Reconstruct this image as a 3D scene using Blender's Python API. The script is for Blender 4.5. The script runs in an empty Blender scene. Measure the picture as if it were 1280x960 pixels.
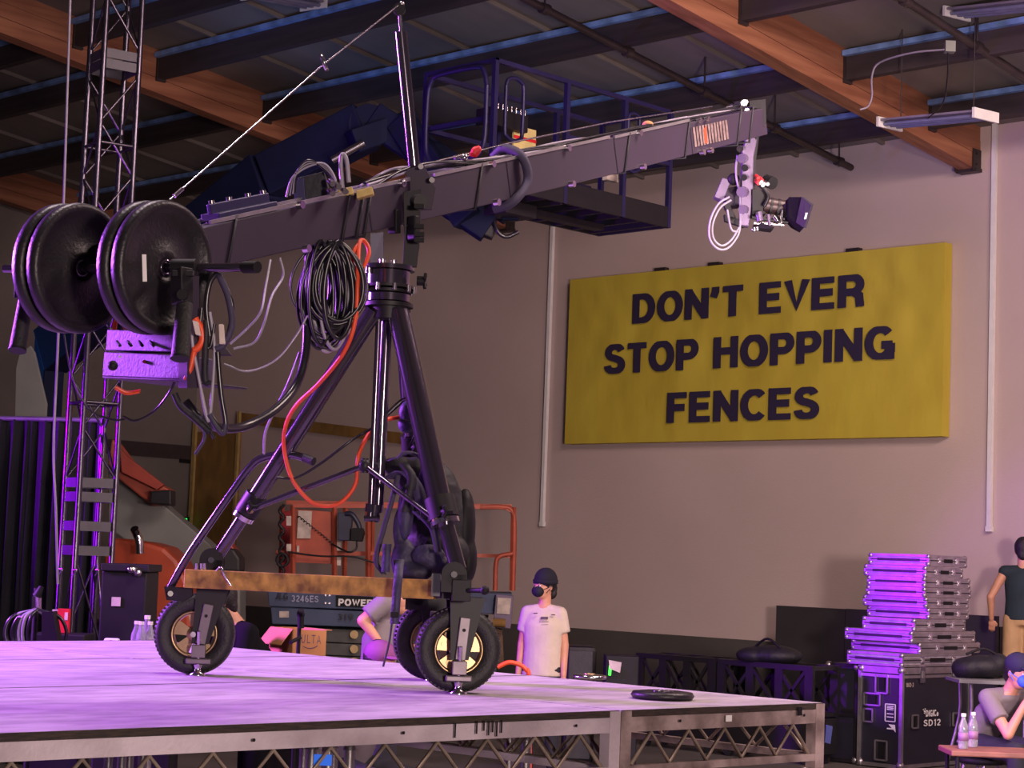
import bpy, bmesh, math, random
from mathutils import Vector as V, Matrix
random.seed(7)
S=bpy.context.scene; COL=S.collection
R_=math.radians
# ------------------------------------------------------------------ camera
F=2420.0; AZ=R_(44.2); PT=R_(5.2); RO=R_(2.12); CZ=1.83
f0=V((math.cos(AZ),math.sin(AZ),0)); r0=V((math.sin(AZ),-math.cos(AZ),0)); Z=V((0,0,1))
fw=f0*math.cos(PT)+Z*math.sin(PT); up0=-f0*math.sin(PT)+Z*math.cos(PT)
CR=r0*math.cos(RO)+up0*math.sin(RO); CU=up0*math.cos(RO)-r0*math.sin(RO); CO=V((0,0,CZ))
cd=bpy.data.cameras.new('camera'); cam=bpy.data.objects.new('camera',cd); COL.objects.link(cam)
m=Matrix((CR,CU,-fw)).transposed().to_4x4(); m.translation=CO; cam.matrix_world=m
cd.sensor_width=36; cd.lens=36*F/1280; cd.clip_end=200; S.camera=cam
# ------------------------------------------------------------------ world, light, exposure
w=bpy.data.worlds.new('world'); S.world=w; w.use_nodes=True
w.node_tree.nodes['Background'].inputs[0].default_value=(.40,.33,.40,1)
w.node_tree.nodes['Background'].inputs[1].default_value=.16
S.view_settings.view_transform='Standard'; S.view_settings.look='None'
S.view_settings.exposure=0; S.view_settings.gamma=1; S.view_settings.use_curve_mapping=False
def light(name,loc,tgt,size,watt,col,kind='AREA',**k):
    l=bpy.data.lights.new(name,kind); o=bpy.data.objects.new(name,l); COL.objects.link(o)
    l.energy=watt; l.color=col; o.location=loc
    if kind=='AREA': l.shape='DISK'; l.size=size
    else: l.shadow_soft_size=size
    for a,b in k.items(): setattr(l,a,b)
    o.rotation_euler=(V(tgt)-V(loc)).to_track_quat('-Z','Y').to_euler(); return o
PUR=(.50,.11,1.0)
light('purple_stage_light',(1.6,13.6,4.2),(6.5,6.2,1.6),.8,12500,PUR,'SPOT',spot_size=R_(75),spot_blend=.5)
light('purple_case_light',(5.0,15.4,3.0),(15.9,10.4,1.1),.5,4800,(.33,0,1.0),'SPOT',spot_size=R_(24),spot_blend=.6)
light('purple_tower_light',(5.2,15.2,1.6),(8.7,12.7,3.2),.4,1500,(.36,.01,1.0),'SPOT',spot_size=R_(52),spot_blend=.6)
light('warm_house_light',(5.7,1.3,2.1),(18.9,10.8,4.0),.35,2300,(1,.76,.76),'SPOT',spot_size=R_(95),spot_blend=.8)
light('stage_fill_light',(4.6,6.6,7.0),(4.8,6.8,0),1.0,170,(1,.80,.84))  # added overhead fill, warms the deck and arm tops from an unseen source
light('front_fill_light',(1.0,-2.5,2.3),(8,7,2),.8,520,(1,.78,.70))
light('ceiling_house_light',(9,4,7.3),(13,9,0),3.0,700,(1,.74,.68))
light('roof_bounce_light',(9,5,2.6),(12,11,8),3.0,110,(1,.78,.72))
light('far_house_light',(12.5,3,7.2),(18.9,13,2.5),1.2,330,(1,.70,.62))
light('blue_roof_light',(10,20,2.5),(14.5,13,7.1),.6,480,(.10,.32,1.0),'SPOT',spot_size=R_(60),spot_blend=.7)
# ------------------------------------------------------------------ pixel helpers
def ray(x,y): return fw+CR*((x-640)/F)+CU*((480-y)/F)
def P(x,y,d): return CO+ray(x,y)*d
def PL(x,y,ax,v):
    q=ray(x,y); return CO+q*((v-CO[ax])/q[ax])
DZ=1.29
WX=18.9
def zr(X): return 6.86+.12*(WX-X)
def PR_(x,y,off=0):
    q=ray(x,y); return CO+q*((6.86-off+.12*WX-CZ)/(q.z+.12*q.x))
# ------------------------------------------------------------------ materials
def s2l(c): return tuple((x/12.92 if x<=.04045 else ((x+.055)/1.055)**2.4) for x in c)
MT={}
def mat(name,rgb,rough=.5,metal=0,noise=.12,scale=6,bump=0,bscale=60,rgb2=None,emit=0,stretch=None,alpha=1,trans=0,spec=None,detail=5):
    if name in MT: return MT[name]
    m=bpy.data.materials.new(name); m.use_nodes=True; N=m.node_tree; b=N.nodes['Principled BSDF']
    c=[x/255 for x in rgb]; c=s2l(c); c2=s2l([x/255 for x in rgb2]) if rgb2 else tuple(x*(1-min(.9,noise*2)) for x in c)
    tc=N.nodes.new('ShaderNodeTexCoord'); mp=N.nodes.new('ShaderNodeMapping'); N.links.new(tc.outputs['Object'],mp.inputs[0])
    if stretch: mp.inputs['Scale'].default_value=stretch
    if noise>0 or rgb2:
        nz=N.nodes.new('ShaderNodeTexNoise'); nz.inputs['Scale'].default_value=scale; nz.inputs['Detail'].default_value=detail
        N.links.new(mp.outputs[0],nz.inputs['Vector'])
        rp=N.nodes.new('ShaderNodeValToRGB'); rp.color_ramp.elements[0].position=.35; rp.color_ramp.elements[1].position=.65
        rp.color_ramp.elements[0].color=(*c2,1); rp.color_ramp.elements[1].color=(*c,1)
        N.links.new(nz.outputs['Fac'],rp.inputs[0]); N.links.new(rp.outputs[0],b.inputs['Base Color'])
    else: b.inputs['Base Color'].default_value=(*c,1)
    b.inputs['Roughness'].default_value=rough; b.inputs['Metallic'].default_value=metal
    if spec is not None: b.inputs['Specular IOR Level'].default_value=spec
    if trans: b.inputs['Transmission Weight'].default_value=trans
    if alpha<1: b.inputs['Alpha'].default_value=alpha
    if emit:
        b.inputs['Emission Color'].default_value=(*c,1); b.inputs['Emission Strength'].default_value=emit
    if bump:
        n2=N.nodes.new('ShaderNodeTexNoise'); n2.inputs['Scale'].default_value=bscale; n2.inputs['Detail'].default_value=6
        N.links.new(mp.outputs[0],n2.inputs['Vector'])
        bp=N.nodes.new('ShaderNodeBump'); bp.inputs['Strength'].default_value=bump; bp.inputs['Distance'].default_value=.02
        N.links.new(n2.outputs['Fac'],bp.inputs['Height']); N.links.new(bp.outputs[0],b.inputs['Normal'])
    MT[name]=m; return m
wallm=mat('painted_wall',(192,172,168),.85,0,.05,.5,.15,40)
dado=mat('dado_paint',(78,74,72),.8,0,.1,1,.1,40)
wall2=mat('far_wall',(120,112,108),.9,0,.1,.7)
roofm=mat('roof_deck',(128,120,114),.9,0,.16,1.2,.3,8,stretch=(.3,1,1))
glul=mat('glulam',(166,112,82),.65,0,.2,2.2,.1,30,rgb2=(136,84,60),stretch=(.35,6,6))
darkwood=mat('purlin_timber',(62,50,54),.8,0,.2,2,stretch=(6,.4,6))
bluelit=mat('painted_blue_light',(130,165,225),.5,0,.25,5)  # blue lamp light along the purlins, put into the strip colour
pipem=mat('pipe_paint',(58,48,50),.5,.2,.2,4)
concrete=mat('concrete',(92,86,84),.7,0,.2,1.2,.1,30)
black=mat('black_paint',(22,20,24),.6,0,.1,8,spec=.25)
blackm=mat('black_metal',(30,27,32),.5,.15,.1,8,spec=.35)
satin=mat('satin_black_tube',(100,92,106),.15,.85,.05,5)
rubber=mat('rubber',(32,30,33),.55,0,.2,30,.2,120)
chrome=mat('chrome',(205,200,205),.18,1,.05,10)
alu=mat('aluminium',(180,174,178),.38,.85,.12,9,.08,120)
alub=mat('stage_aluminium',(206,192,202),.5,.15,.25,3,.15,60,rgb2=(160,146,154))
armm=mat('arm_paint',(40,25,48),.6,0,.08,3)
ply=mat('stage_ply',(182,172,176),.8,0,.1,5,.25,26,rgb2=(150,140,146),stretch=(.9,2.4,1),detail=9)
plyedge=mat('ply_edge',(58,44,38),.8,0,.3,20,stretch=(1,1,10),rgb2=(28,22,22))
brass=mat('weathered_steel',(206,164,72),.5,.25,.2,14,.15,60,rgb2=(118,88,42),detail=8)
gold=mat('gold_rim',(176,152,112),.35,.8,.1,10)
orange=mat('lift_orange',(178,84,62),.5,.1,.12,5)
orange2=mat('hood_orange',(176,70,40),.5,0,.1,4)
navy=mat('navy_paint',(15,20,48),.75,0,.12,3,spec=.15)
indigo=mat('indigo_rail',(33,28,74),.45,.2,.12,3)
slate=mat('slate_paint',(72,82,112),.55,.1,.12,4)
greyp=mat('grey_panel',(120,122,118),.7,0,.1,2)
tan=mat('ochre_board',(150,112,58),.8,0,.2,4,stretch=(1,1,.5))
yellow=mat('banner_yellow',(196,178,62),.7,0,.06,2,.5,5,rgb2=(184,164,54),stretch=(1,1,.4))
ink=mat('banner_ink',(40,30,62),.8,0,0)
white=mat('white_paint',(225,222,222),.5,0,.04,8)
signpaper=mat('paper_label',(205,190,180),.8,0,.15,12)
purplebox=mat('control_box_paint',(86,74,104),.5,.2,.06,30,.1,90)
cloth=mat('black_cloth',(14,14,26),.9,0,.15,6,.3,30)
bagm=mat('bag_nylon',(58,50,92),.6,0,.25,8,.4,30,rgb2=(28,24,44))
bagd=mat('bag_nylon_dark',(24,22,32),.65,0,.2,9,.3,30)
strapm=mat('strap_webbing',(56,48,76),.7,0,.1,60)
cabk=mat('cable_black',(30,28,34),.3,0,.1,10)
cabw=mat('cable_grey',(150,142,158),.4,0,.1,10)
cabo=mat('cable_orange',(225,78,40),.45,0,.1,10)
red=mat('red_plastic',(210,30,40),.5)
skin=mat('skin',(196,140,116),.55,0,.06,10)
hairm=mat('dark_hair',(24,18,20),.6,0,.2,40,.4,80)
tee=mat('white_tee',(196,180,168),.85,0,.05,6,.5,9)
teeg=mat('grey_tee',(120,110,116),.85,0,.06,6,.5,9)
denim=mat('dark_trousers',(34,34,46),.85,0,.15,10)
khaki=mat('khaki_cloth',(186,150,112),.85,0,.08,6,.4,9)
teal=mat('dark_teal_cloth',(28,42,58),.85,0,.1,6,.4,9)
maskb=mat('black_mask',(14,16,34),.8)
maskbl=mat('blue_mask',(70,110,235),.8)
cardb=mat('cardboard',(186,128,84),.85,0,.08,6)
caselam=mat('case_laminate',(36,34,46),.4,0,.1,5)
caseg=mat('case_grey_laminate',(176,166,182),.5,.1,.15,9)
clear=mat('clear_plastic',(225,225,235),.1,0,0,trans=.8)
green=mat('green_led',(60,255,60),.5,0,0,emit=3)
greens=mat('green_exit_glow',(40,230,90),.5,0,0,emit=1.6)
tablem=mat('table_top',(150,96,84),.6,0,.2,5)
lens=mat('lens_glass',(20,20,40),.05,0,0)
# ------------------------------------------------------------------ geometry builder
def perp(d):
    d=d.normalized(); a=Z if abs(d.z)<.95 else V((1,0,0)); x=d.cross(a).normalized(); return x,x.cross(d).normalized(),d
class G:
    def __init__(s): s.v=[]; s.f=[]; s.sm=[]
    def add(s,vs,fs,sm=False):
        o=len(s.v); s.v+= [V(v) for v in vs]; s.f+=[tuple(i+o for i in f) for f in fs]; s.sm+=[sm]*len(fs); return s
    def box(s,c,sz,ax=None):
        c=V(c); ax=ax or (V((1,0,0)),V((0,1,0)),Z); a,b,d=[ax[i]*(sz[i]/2) for i in range(3)]
        vs=[c+a*i+b*j+d*k for i in(-1,1) for j in(-1,1) for k in(-1,1)]
        return s.add(vs,[(0,1,3,2),(4,6,7,5),(0,4,5,1),(2,3,7,6),(0,2,6,4),(1,5,7,3)])
    def mm(s,a,b): a=V(a); b=V(b); return s.box((a+b)/2,b-a)
    def beam(s,p,q,wd,h,upv=None):
        p=V(p); q=V(q); d=(q-p); L=d.length; d=d/L; u=upv or Z
        if abs(d.dot(u))>.98: u=V((1,0,0))
        x=d.cross(u).normalized(); y=x.cross(d); return s.box((p+q)/2,(wd,L,h),(x,d,y))
    def cyl(s,p,q,r,r2=None,n=12,cap=True,sm=True):
        p=V(p); q=V(q); r2=r if r2 is None else r2; x,y,_=perp(q-p); vs=[]
        for c,rr in((p,r),(q,r2)):
            vs+=[c+(x*math.cos(t)+y*math.sin(t))*rr for t in [2*math.pi*i/n for i in range(n)]]
        s.add(vs,[(i,(i+1)%n,n+(i+1)%n,n+i) for i in range(n)],sm)
        if cap: s.add(vs,[tuple(range(n))[::-1],tuple(range(n,2*n))])
        return s
    def tube(s,pts,r,n=6,k=0):
        pts=[V(p) for p in pts]
        if k and len(pts)>2:
            q=[]; e=[pts[0]*2-pts[1]]+pts+[pts[-1]*2-pts[-2]]
            for i in range(1,len(e)-2):
                for j in range(k):
                    t=j/k; a,b,c,d=e[i-1:i+3]
                    q.append(.5*((2*b)+(c-a)*t+(2*a-5*b+4*c-d)*t*t+(3*b-a-3*c+d)*t**3))
            q.append(pts[-1]); pts=q
        vs=[]; px=None; m=len(pts)
        for i,p in enumerate(pts):
            d=(pts[min(i+1,m-1)]-pts[max(i-1,0)]).normalized()
            x=perp(d)[0] if px is None else (px-d*px.dot(d)).normalized()
            px=x; y=d.cross(x)
            vs+=[p+(x*math.cos(t)+y*math.sin(t))*r for t in [2*math.pi*j/n for j in range(n)]]
        s.add(vs,[(i*n+j,i*n+(j+1)%n,(i+1)*n+(j+1)%n,(i+1)*n+j) for i in range(m-1) for j in range(n)],True)
        s.add(vs,[tuple(range(n))[::-1],tuple(range((m-1)*n,m*n))]); return s
    def lathe(s,o,d,prof,n=28,close=False):
        o=V(o); x,y,d=perp(V(d)); vs=[]
        for r,h in prof: vs+=[o+d*h+(x*math.cos(t)+y*math.sin(t))*r for t in [2*math.pi*j/n for j in range(n)]]
        m=len(prof); rg=range(m) if close else range(m-1)
        s.add(vs,[(i*n+j,i*n+(j+1)%n,((i+1)%m)*n+(j+1)%n,((i+1)%m)*n+j) for i in rg for j in range(n)],True)
        if not close: s.add(vs,[tuple(range(n))[::-1],tuple(range((m-1)*n,m*n))])
        return s
    def prism(s,pts,t):
        pts=[V(p) for p in pts]; t=V(t); n=len(pts); vs=pts+[p+t for p in pts]
        s.add(vs,[tuple(range(n))[::-1],tuple(range(n,2*n))]+[(i,(i+1)%n,n+(i+1)%n,n+i) for i in range(n)]); return s
    def ell(s,c,rad,ax=None,n=14,m=9):
        c=V(c); ax=ax or (V((1,0,0)),V((0,1,0)),Z); vs=[c+ax[2]*rad[2]]
        for i in range(1,m):
            p=math.pi*i/m
            for j in range(n):
                t=2*math.pi*j/n; vs.append(c+ax[0]*rad[0]*math.sin(p)*math.cos(t)+ax[1]*rad[1]*math.sin(p)*math.sin(t)+ax[2]*rad[2]*math.cos(p))
        vs.append(c-ax[2]*rad[2]); e=len(vs)-1
        fs=[(0,1+j,1+(j+1)%n) for j in range(n)]+[(1+i*n+j,1+(i+1)*n+j,1+(i+1)*n+(j+1)%n,1+i*n+(j+1)%n) for i in range(m-2) for j in range(n)]+[(e,e-n+(j+1)%n,e-n+j) for j in range(n)]
        return s.add(vs,fs,True)
    def cap(s,p,q,r,r2=None,n=12):
        r2=r if r2 is None else r2; p=V(p); q=V(q); s.cyl(p,q,r,r2,n); s.ell(p,(r,)*3,n=n,m=8); s.ell(q,(r2,)*3,n=n,m=8); return s
    def ribbon(s,pts,wv,th=.004,k=5):
        g=G(); pts=[V(p) for p in pts]; e=[pts[0]*2-pts[1]]+pts+[pts[-1]*2-pts[-2]]; q=[]
        for i in range(1,len(e)-2):
            for j in range(k):
                t=j/k; a,b,c,d=e[i-1:i+3]; q.append(.5*((2*b)+(c-a)*t+(2*a-5*b+4*c-d)*t*t+(3*b-a-3*c+d)*t**3))
        q.append(pts[-1]); wv=V(wv); m=len(q)
        nv=[]
        for i,p in enumerate(q):
            d=(q[min(i+1,m-1)]-q[max(i-1,0)]).normalized(); nn=d.cross(wv).normalized()*th
            nv+=[p-wv/2-nn,p+wv/2-nn,p+wv/2+nn,p-wv/2+nn]
        s.add(nv,[(i*4+j,i*4+(j+1)%4,(i+1)*4+(j+1)%4,(i+1)*4+j) for i in range(m-1) for j in range(4)],True)
        s.add(nv,[(3,2,1,0),tuple(range((m-1)*4,m*4))]); return s
    def build(s,name,mt,par=None,label=None,cat=None,group=None,kind=None,bev=0,remesh=0,subs=0):
        me=bpy.data.meshes.new(name)
        if par is not None: o0=ORG[par.name]
        else:
            lo=[min(v[i] for v in s.v) for i in range(3)]; hi=[max(v[i] for v in s.v) for i in range(3)]
            o0=V(((lo[0]+hi[0])/2,(lo[1]+hi[1])/2,lo[2]))
        me.from_pydata([tuple(v-o0) for v in s.v],[],s.f); me.polygons.foreach_set('use_smooth',s.sm)
        me.validate(); bm=bmesh.new(); bm.from_mesh(me); bmesh.ops.recalc_face_normals(bm,faces=bm.faces); bm.to_mesh(me); bm.free()
        me.materials.append(mt); o=bpy.data.objects.new(name,me); COL.objects.link(o)
        if par is not None: o.parent=par
        else: o.location=o0
        ORG[o.name]=o0
        if bev:
            b=o.modifiers.new('b','BEVEL'); b.width=bev; b.segments=2; b.limit_method='ANGLE'; b.angle_limit=R_(50)
        if remesh:
            r=o.modifiers.new('r','REMESH'); r.mode='VOXEL'; r.voxel_size=remesh; r.use_smooth_shade=True
            c=o.modifiers.new('s','SMOOTH'); c.factor=.5; c.iterations=4
        tag(o,label,cat,group,kind); return o
ORG={}
def tag(o,label=None,cat=None,group=None,kind=None):
    for k,v in(('label',label),('category',cat),('group',group),('kind',kind)):
        if v: o[k]=v
def thing(name,loc,label,cat,group=None,kind=None):
    o=bpy.data.objects.new(name,None); o.empty_display_size=.1; COL.objects.link(o); o.location=loc; ORG[o.name]=V(loc)
    tag(o,label,cat,group,kind); return o
# ---- stroke lettering (bold grotesque), cap height 1
def arc(cx,cy,rx,ry,a,b,n=14): return [(cx+rx*math.cos(R_(a+(b-a)*i/n)),cy+ry*math.sin(R_(a+(b-a)*i/n))) for i in range(n+1)]
def glyph(ch):
    h=.09
    L={'E':(.64,[[(.1,0),(.1,1)],[(.1,.915),(.62,.915)],[(.1,.52),(.58,.52)],[(.1,.085),(.63,.085)]]),
    'F':(.6,[[(.1,0),(.1,1)],[(.1,.915),(.6,.915)],[(.1,.5),(.54,.5)]]),
    'H':(.72,[[(.1,0),(.1,1)],[(.62,0),(.62,1)],[(.1,.54),(.62,.54)]]),
    'I':(.22,[[(.11,0),(.11,1)]]),'T':(.62,[[(.31,0),(.31,1)],[(0,.915),(.62,.915)]]),
    'N':(.72,[[(.1,0),(.1,1)],[(.62,0),(.62,1)],[(.12,.9),(.6,.1)]]),
    'V':(.68,[[(.08,1),(.34,.03),(.6,1)]]),'L':(.58,[[(.1,0),(.1,1)],[(.1,.085),(.58,.085)]]),
    'W':(.98,[[(.08,1),(.29,.05),(.49,.85),(.69,.05),(.9,1)]]),'A':(.7,[[(.08,0),(.35,.95),(.62,0)],[(.17,.3),(.53,.3)]]),
    'O':(.78,[arc(.39,.5,.3,.415,0,360,26)]),'0':(.6,[arc(.3,.5,.21,.415,0,360,20)]),'o':(.5,[arc(.25,.3,.17,.22,0,360,18)]),
    'D':(.72,[[(.1,0),(.1,1)],[(.1,.915)]+arc(.3,.5,.32,.415,90,-90)+[(.1,.085)]]),
    'P':(.66,[[(.1,0),(.1,1)],[(.1,.915)]+arc(.36,.68,.21,.235,90,-90)+[(.1,.445)]]),
    'R':(.7,[[(.1,0),(.1,1)],[(.1,.915)]+arc(.38,.69,.21,.225,90,-90)+[(.1,.465)],[(.4,.47),(.56,.35),(.6,0)]]),
    'S':(.66,[arc(.33,.715,.22,.2,15,180,12)+arc(.33,.7,.22,.17,190,262,5)+arc(.33,.29,.24,.21,75,0,6)+arc(.33,.285,.24,.2,-10,-180,12)]),
    'C':(.72,[arc(.39,.5,.3,.415,42,318,24)]),'G':(.77,[arc(.39,.5,.3,.415,42,330,24),[(.66,.3),(.66,0)],[(.42,.44),(.72,.44)],[(.67,.48),(.67,.2)]]),
    "'":(.24,[[(.12,1),(.12,.84),(.05,.66)]]),'J':(.55,[[(.42,1),(.42,.3)]+arc(.25,.28,.17,.2,0,-170,8)]),
    'U':(.7,[[(.1,1),(.1,.35)]+arc(.35,.34,.25,.26,180,360,12)+[(.6,1)]]),'Y':(.66,[[(.07,1),(.33,.45),(.59,1)],[(.33,.5),(.33,0)]]),
    '1':(.4,[[(.26,0),(.26,1)],[(.08,.8),(.26,.92)]]),'2':(.6,[arc(.3,.69,.22,.22,165,-20,10)+[(.1,.1)],[(.06,.085),(.56,.085)]]),
    '3':(.6,[arc(.29,.71,.2,.2,150,-80,10),arc(.29,.29,.22,.21,80,-150,10)]),'4':(.62,[[(.42,0),(.42,1)],[(.42,.95),(.06,.3),(.6,.3)]]),
    '5':(.6,[[(.52,.915),(.14,.915),(.1,.5)],arc(.28,.31,.22,.23,130,-150,12)]),'6':(.62,[arc(.31,.3,.21,.22,0,360,18),arc(.42,.5,.32,.42,95,180,8)]),
    '7':(.58,[[(.04,.915),(.54,.915),(.22,0)]]),'9':(.62,[arc(.31,.7,.21,.22,0,360,18),arc(.2,.5,.32,.42,-80,0,8)]),
    '-':(.4,[[(.06,.45),(.34,.45)]]),'/':(.4,[[(.05,0),(.35,1)]]),'X':(.66,[[(.06,0),(.6,1)],[(.06,1),(.6,0)]]),' ':(.3,[])}
    return L[ch]
def textgeo(txt,o,xd,yd,h,wd=.17,track=.1,xs=1,align='l',th=.004,bars=None):
    """lettering cut as thin raised plates on a surface; o = baseline origin"""
    o=V(o); nd=xd.cross(yd).normalized(); g=G()
    W=sum(glyph(c)[0]+track for c in txt)-track; x0={'l':0,'c':-W/2,'r':-W}[align]; GS=[]
    lay=0
    for c in txt:
        a,st=glyph(c); g=G()
        if st: GS.append(g)
        for sx in st:
            pts=[V((x0+p[0],p[1])) for p in sx]; ww=wd/2; n=len(pts); closed=(pts[0]-pts[-1]).length<1e-4 and n>3; L=[];Rr=[]
            for i in range(n):
                if closed: d1=(pts[i]-pts[(i-1)%(n-1)]).normalized() if i else (pts[0]-pts[-2]).normalized(); d2=(pts[(i+1)%(n-1)]-pts[i]).normalized() if i<n-1 else (pts[1]-pts[0]).normalized()
                else:
                    d1=(pts[i]-pts[i-1]).normalized() if i else (pts[1]-pts[0]).normalized(); d2=(pts[i+1]-pts[i]).normalized() if i<n-1 else d1
                t=(d1+d2).normalized(); k=ww/max(.45,t.dot(d1)); nn=V((-t.y,t.x))*k; L.append(pts[i]+nn); Rr.append(pts[i]-nn)
            e=nd*(th+lay*.0004); lay=(lay+1)%4
            q=[o+xd*(p.x*h*xs)+yd*(min(1,max(0,p.y))*h)+e for p in L]+[o+xd*(p.x*h*xs)+yd*(min(1,max(0,p.y))*h)+e for p in Rr]
            g.add(q,[(i,i+1,n+i+1,n+i) for i in range(n-1)])
        x0+=a+track
    class T:
        def build(self,nm,mt,par=None):
            for q in GS: q.build('letter',mt,par)
    return T()
def hdir(px,py,d,q,r,e):  # horizontal unit vector between two pixels at depths
    a=P(px,py,d); b=P(q,r,e); v=b-a; v.z=0; return v.normalized()
# ================================================================== SETTING
g=G(); g.mm((-8,-10,-.1),(WX+.3,26,0)); g.build('floor',concrete,kind='structure')
g=G(); g.mm((WX,-10,.98),(WX+.3,26,7.0)); wr=g.build('wall_right',wallm,kind='structure')
g=G(); g.mm((WX-.012,-10,0),(WX+.3,26,.98)); g.build('baseboard_right',dado,kind='structure')
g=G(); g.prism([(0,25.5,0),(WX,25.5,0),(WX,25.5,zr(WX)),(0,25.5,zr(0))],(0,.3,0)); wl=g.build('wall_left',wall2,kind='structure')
g=G(); a=PL(100,546,1,25.45); g.mm((8,25.42,a.z-.22),(WX-.02,25.5,a.z)); g.build('trim_1',mat('dark_band',(58,44,48),.8),kind='structure')
g=G()
g.prism([(-4,-10,zr(-4)),(WX+.3,-10,zr(WX+.3)),(WX+.3,26,zr(WX+.3)),(-4,26,zr(-4))],(0,0,.12)); ceil=g.build('ceiling',roofm,kind='structure')
PX=[PR_(783,123,.12).x,PR_(640,60,.12).x,PR_(395,118,.12).x,PR_(330,40,.12).x,PR_(0,60,.12).x]
PX=[PX[0],PX[1],PX[3],PX[4],PX[4]-1.7,PX[0]+1.62]
# battens under the roof deck, running up the slope
yy=7.6
while yy<25.4:
    g=G(); g.beam((6.5,yy,zr(6.5)-.02),(WX,yy,zr(WX)-.02),.045,.05); g.build('batten',roofm,ceil); yy+=1.22
# glulam beams (three laminated tiers each)
for k,yb in enumerate((11.3,18.55,25.2)):
    t=thing('glulam_beam',(WX,yb,6.4),None,None,None,'structure')
    for i,(a,b) in enumerate(((0,.17),(.175,.335),(.34,.5))):
        g=G(); hw=.1+(.004 if i%2 else 0)
        g.prism([(2,yb-hw,zr(2)-.5+a),(WX,yb-hw,zr(WX)-.5+a),(WX,yb-hw,zr(WX)-.5+b),(2,yb-hw,zr(2)-.5+b)],(0,2*hw,0)); g.build('lamination',glul,t)
    g=G(); g.box((WX-.06,yb,6.36),(.13,.26,.04)); g.box((WX-.09,yb-.113,6.47),(.17,.012,.24)); g.box((WX-.09,yb+.113,6.47),(.17,.012,.24))
    for dz in(.0,.12): g.cyl((WX-.1,yb-.13,6.42+dz),(WX-.1,yb-.1,6.42+dz),.012,n=8)
    g.build('beam_seat',pipem,t)
# purlins between the beams
for X in PX:
    for ya,yb_ in((4,11.2),(11.4,18.45),(18.65,25.1)):
        t=thing('roof_purlin',(X,(ya+yb_)/2,zr(X)-.5),None,None,None,'structure')
        g=G(); g.box((X+.06,(ya+yb_)/2,zr(X)-.20),(.1,yb_-ya,.28)); g.build('timber',darkwood,t)
        g=G(); g.mm((X-.05,ya+.02,zr(X)-.10),(X+.012,yb_-.02,zr(X)-.045)); g.build('blue_lit_strip',bluelit,t)  # strip at the purlin top, coloured as if washed by blue light
        for yh in(ya+.02,yb_-.02):
            g=G(); g.box((X+.06,yh,zr(X)-.22),(.13,.03,.30)); g.build('hanger',pipem,t)
# sprinkler pipes and droppers
for nm,y,xa,lab in(('sprinkler_pipe',12.68,10,'dark sprinkler pipe running up past the lift platform to the wall above the crane camera'),('sprinkler_pipe',9.56,9,'dark red-brown sprinkler pipe crossing the roof at the upper right corner')):
    t=thing(nm,(WX-.5,y,6.5),lab,'pipe','sprinkler pipes')
    za=zr(xa)-.35 if y>11 else zr(xa)-.28; zb=zr(WX)-.35 if y>11 else zr(WX)-.28
    g=G(); g.cyl((xa,y,za),(WX-.35,y,zb),.04,n=10); g.build('pipe',pipem,t)
    for k in range(7):
        X=xa+.8+k*1.25; zz=za+(zb-za)*(X-xa)/(WX-.35-xa); g=G(); g.cyl((X,y,zz-.06),(X,y,zr(X)),.012,n=6); g.cyl((X-.05,y,zz),(X+.05,y,zz),.055,n=10); g.build('hanger_rod',pipem,t)
# fluorescent fixtures
def fixture(p,q,wd,lab,sep):
    t=thing('light_fixture',(p+q)/2,lab,'light','unlit fluorescent fixtures')
    d=(q-p).normalized(); x=d.cross(Z).normalized(); ax=(x,d,Z)
    g=G(); n=(p+q)/2; L=(q-p).length
    g.box(n+Z*.035,(wd,L,.02),ax); g.box(n+Z*.05-x*wd*.3,(wd*.2,L,.04),ax); g.build('housing',mat('fixture_grey',(150,142,160),.45,.3),t)
    for e in(p,q): g=G(); g.box(e+Z*.015,(wd*1.15,.03,.10),ax); g.build('end_cap',white,t)
    for k in(-.3,.0,.3): g=G(); g.cyl(p+x*wd*k,q+x*wd*k,.02,n=8); g.build('tube',mat('unlit_tube',(120,120,150),.3),t)
    for e in(p.lerp(q,.12),p.lerp(q,.88)): g=G(); g.cyl(e+Z*.04,V((e.x,e.y,zr(e.x))),.006,n=5); g.build('hanging_wire',pipem,t)
a=PL(1112,158,2,6.35); 
fixture(P(1112,157,19.2),P(1232,146,18.2),.30,'unlit fluorescent fixture with white end caps hanging before the end of the wooden beam',0)
fixture(P(1196,19,18.5),P(1300,8,17.6),.30,'unlit fluorescent fixture hanging at the upper right corner',0)
fixture(P(318,-6,19.5),P(392,8,20.3),.30,'unlit fluorescent fixture cut by the top edge left of the mast',0)
# conduits on the wall
for (a,b,lab) in(((693,250),(677,655),'white conduit on the wall left of the yellow banner'),((1245.5,150),(1235,661),'white conduit on the wall right of the yellow banner')):
    p=PL(*a,0,WX-.03); q=PL(*b,0,WX-.03); t=thing('wall_conduit',(q.x,q.y,q.z),lab,'conduit','white wall conduits'); q=V((p.x,(p.y+q.y)/2,q.z)); p=V((p.x,q.y,p.z))
    g=G(); g.box((p+q)/2,(.05,.05,p.z-q.z)); g.build('channel',white,t); g=G(); g.box(q,(.055,.07,.06)); g.build('end_fitting',white,t)
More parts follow.
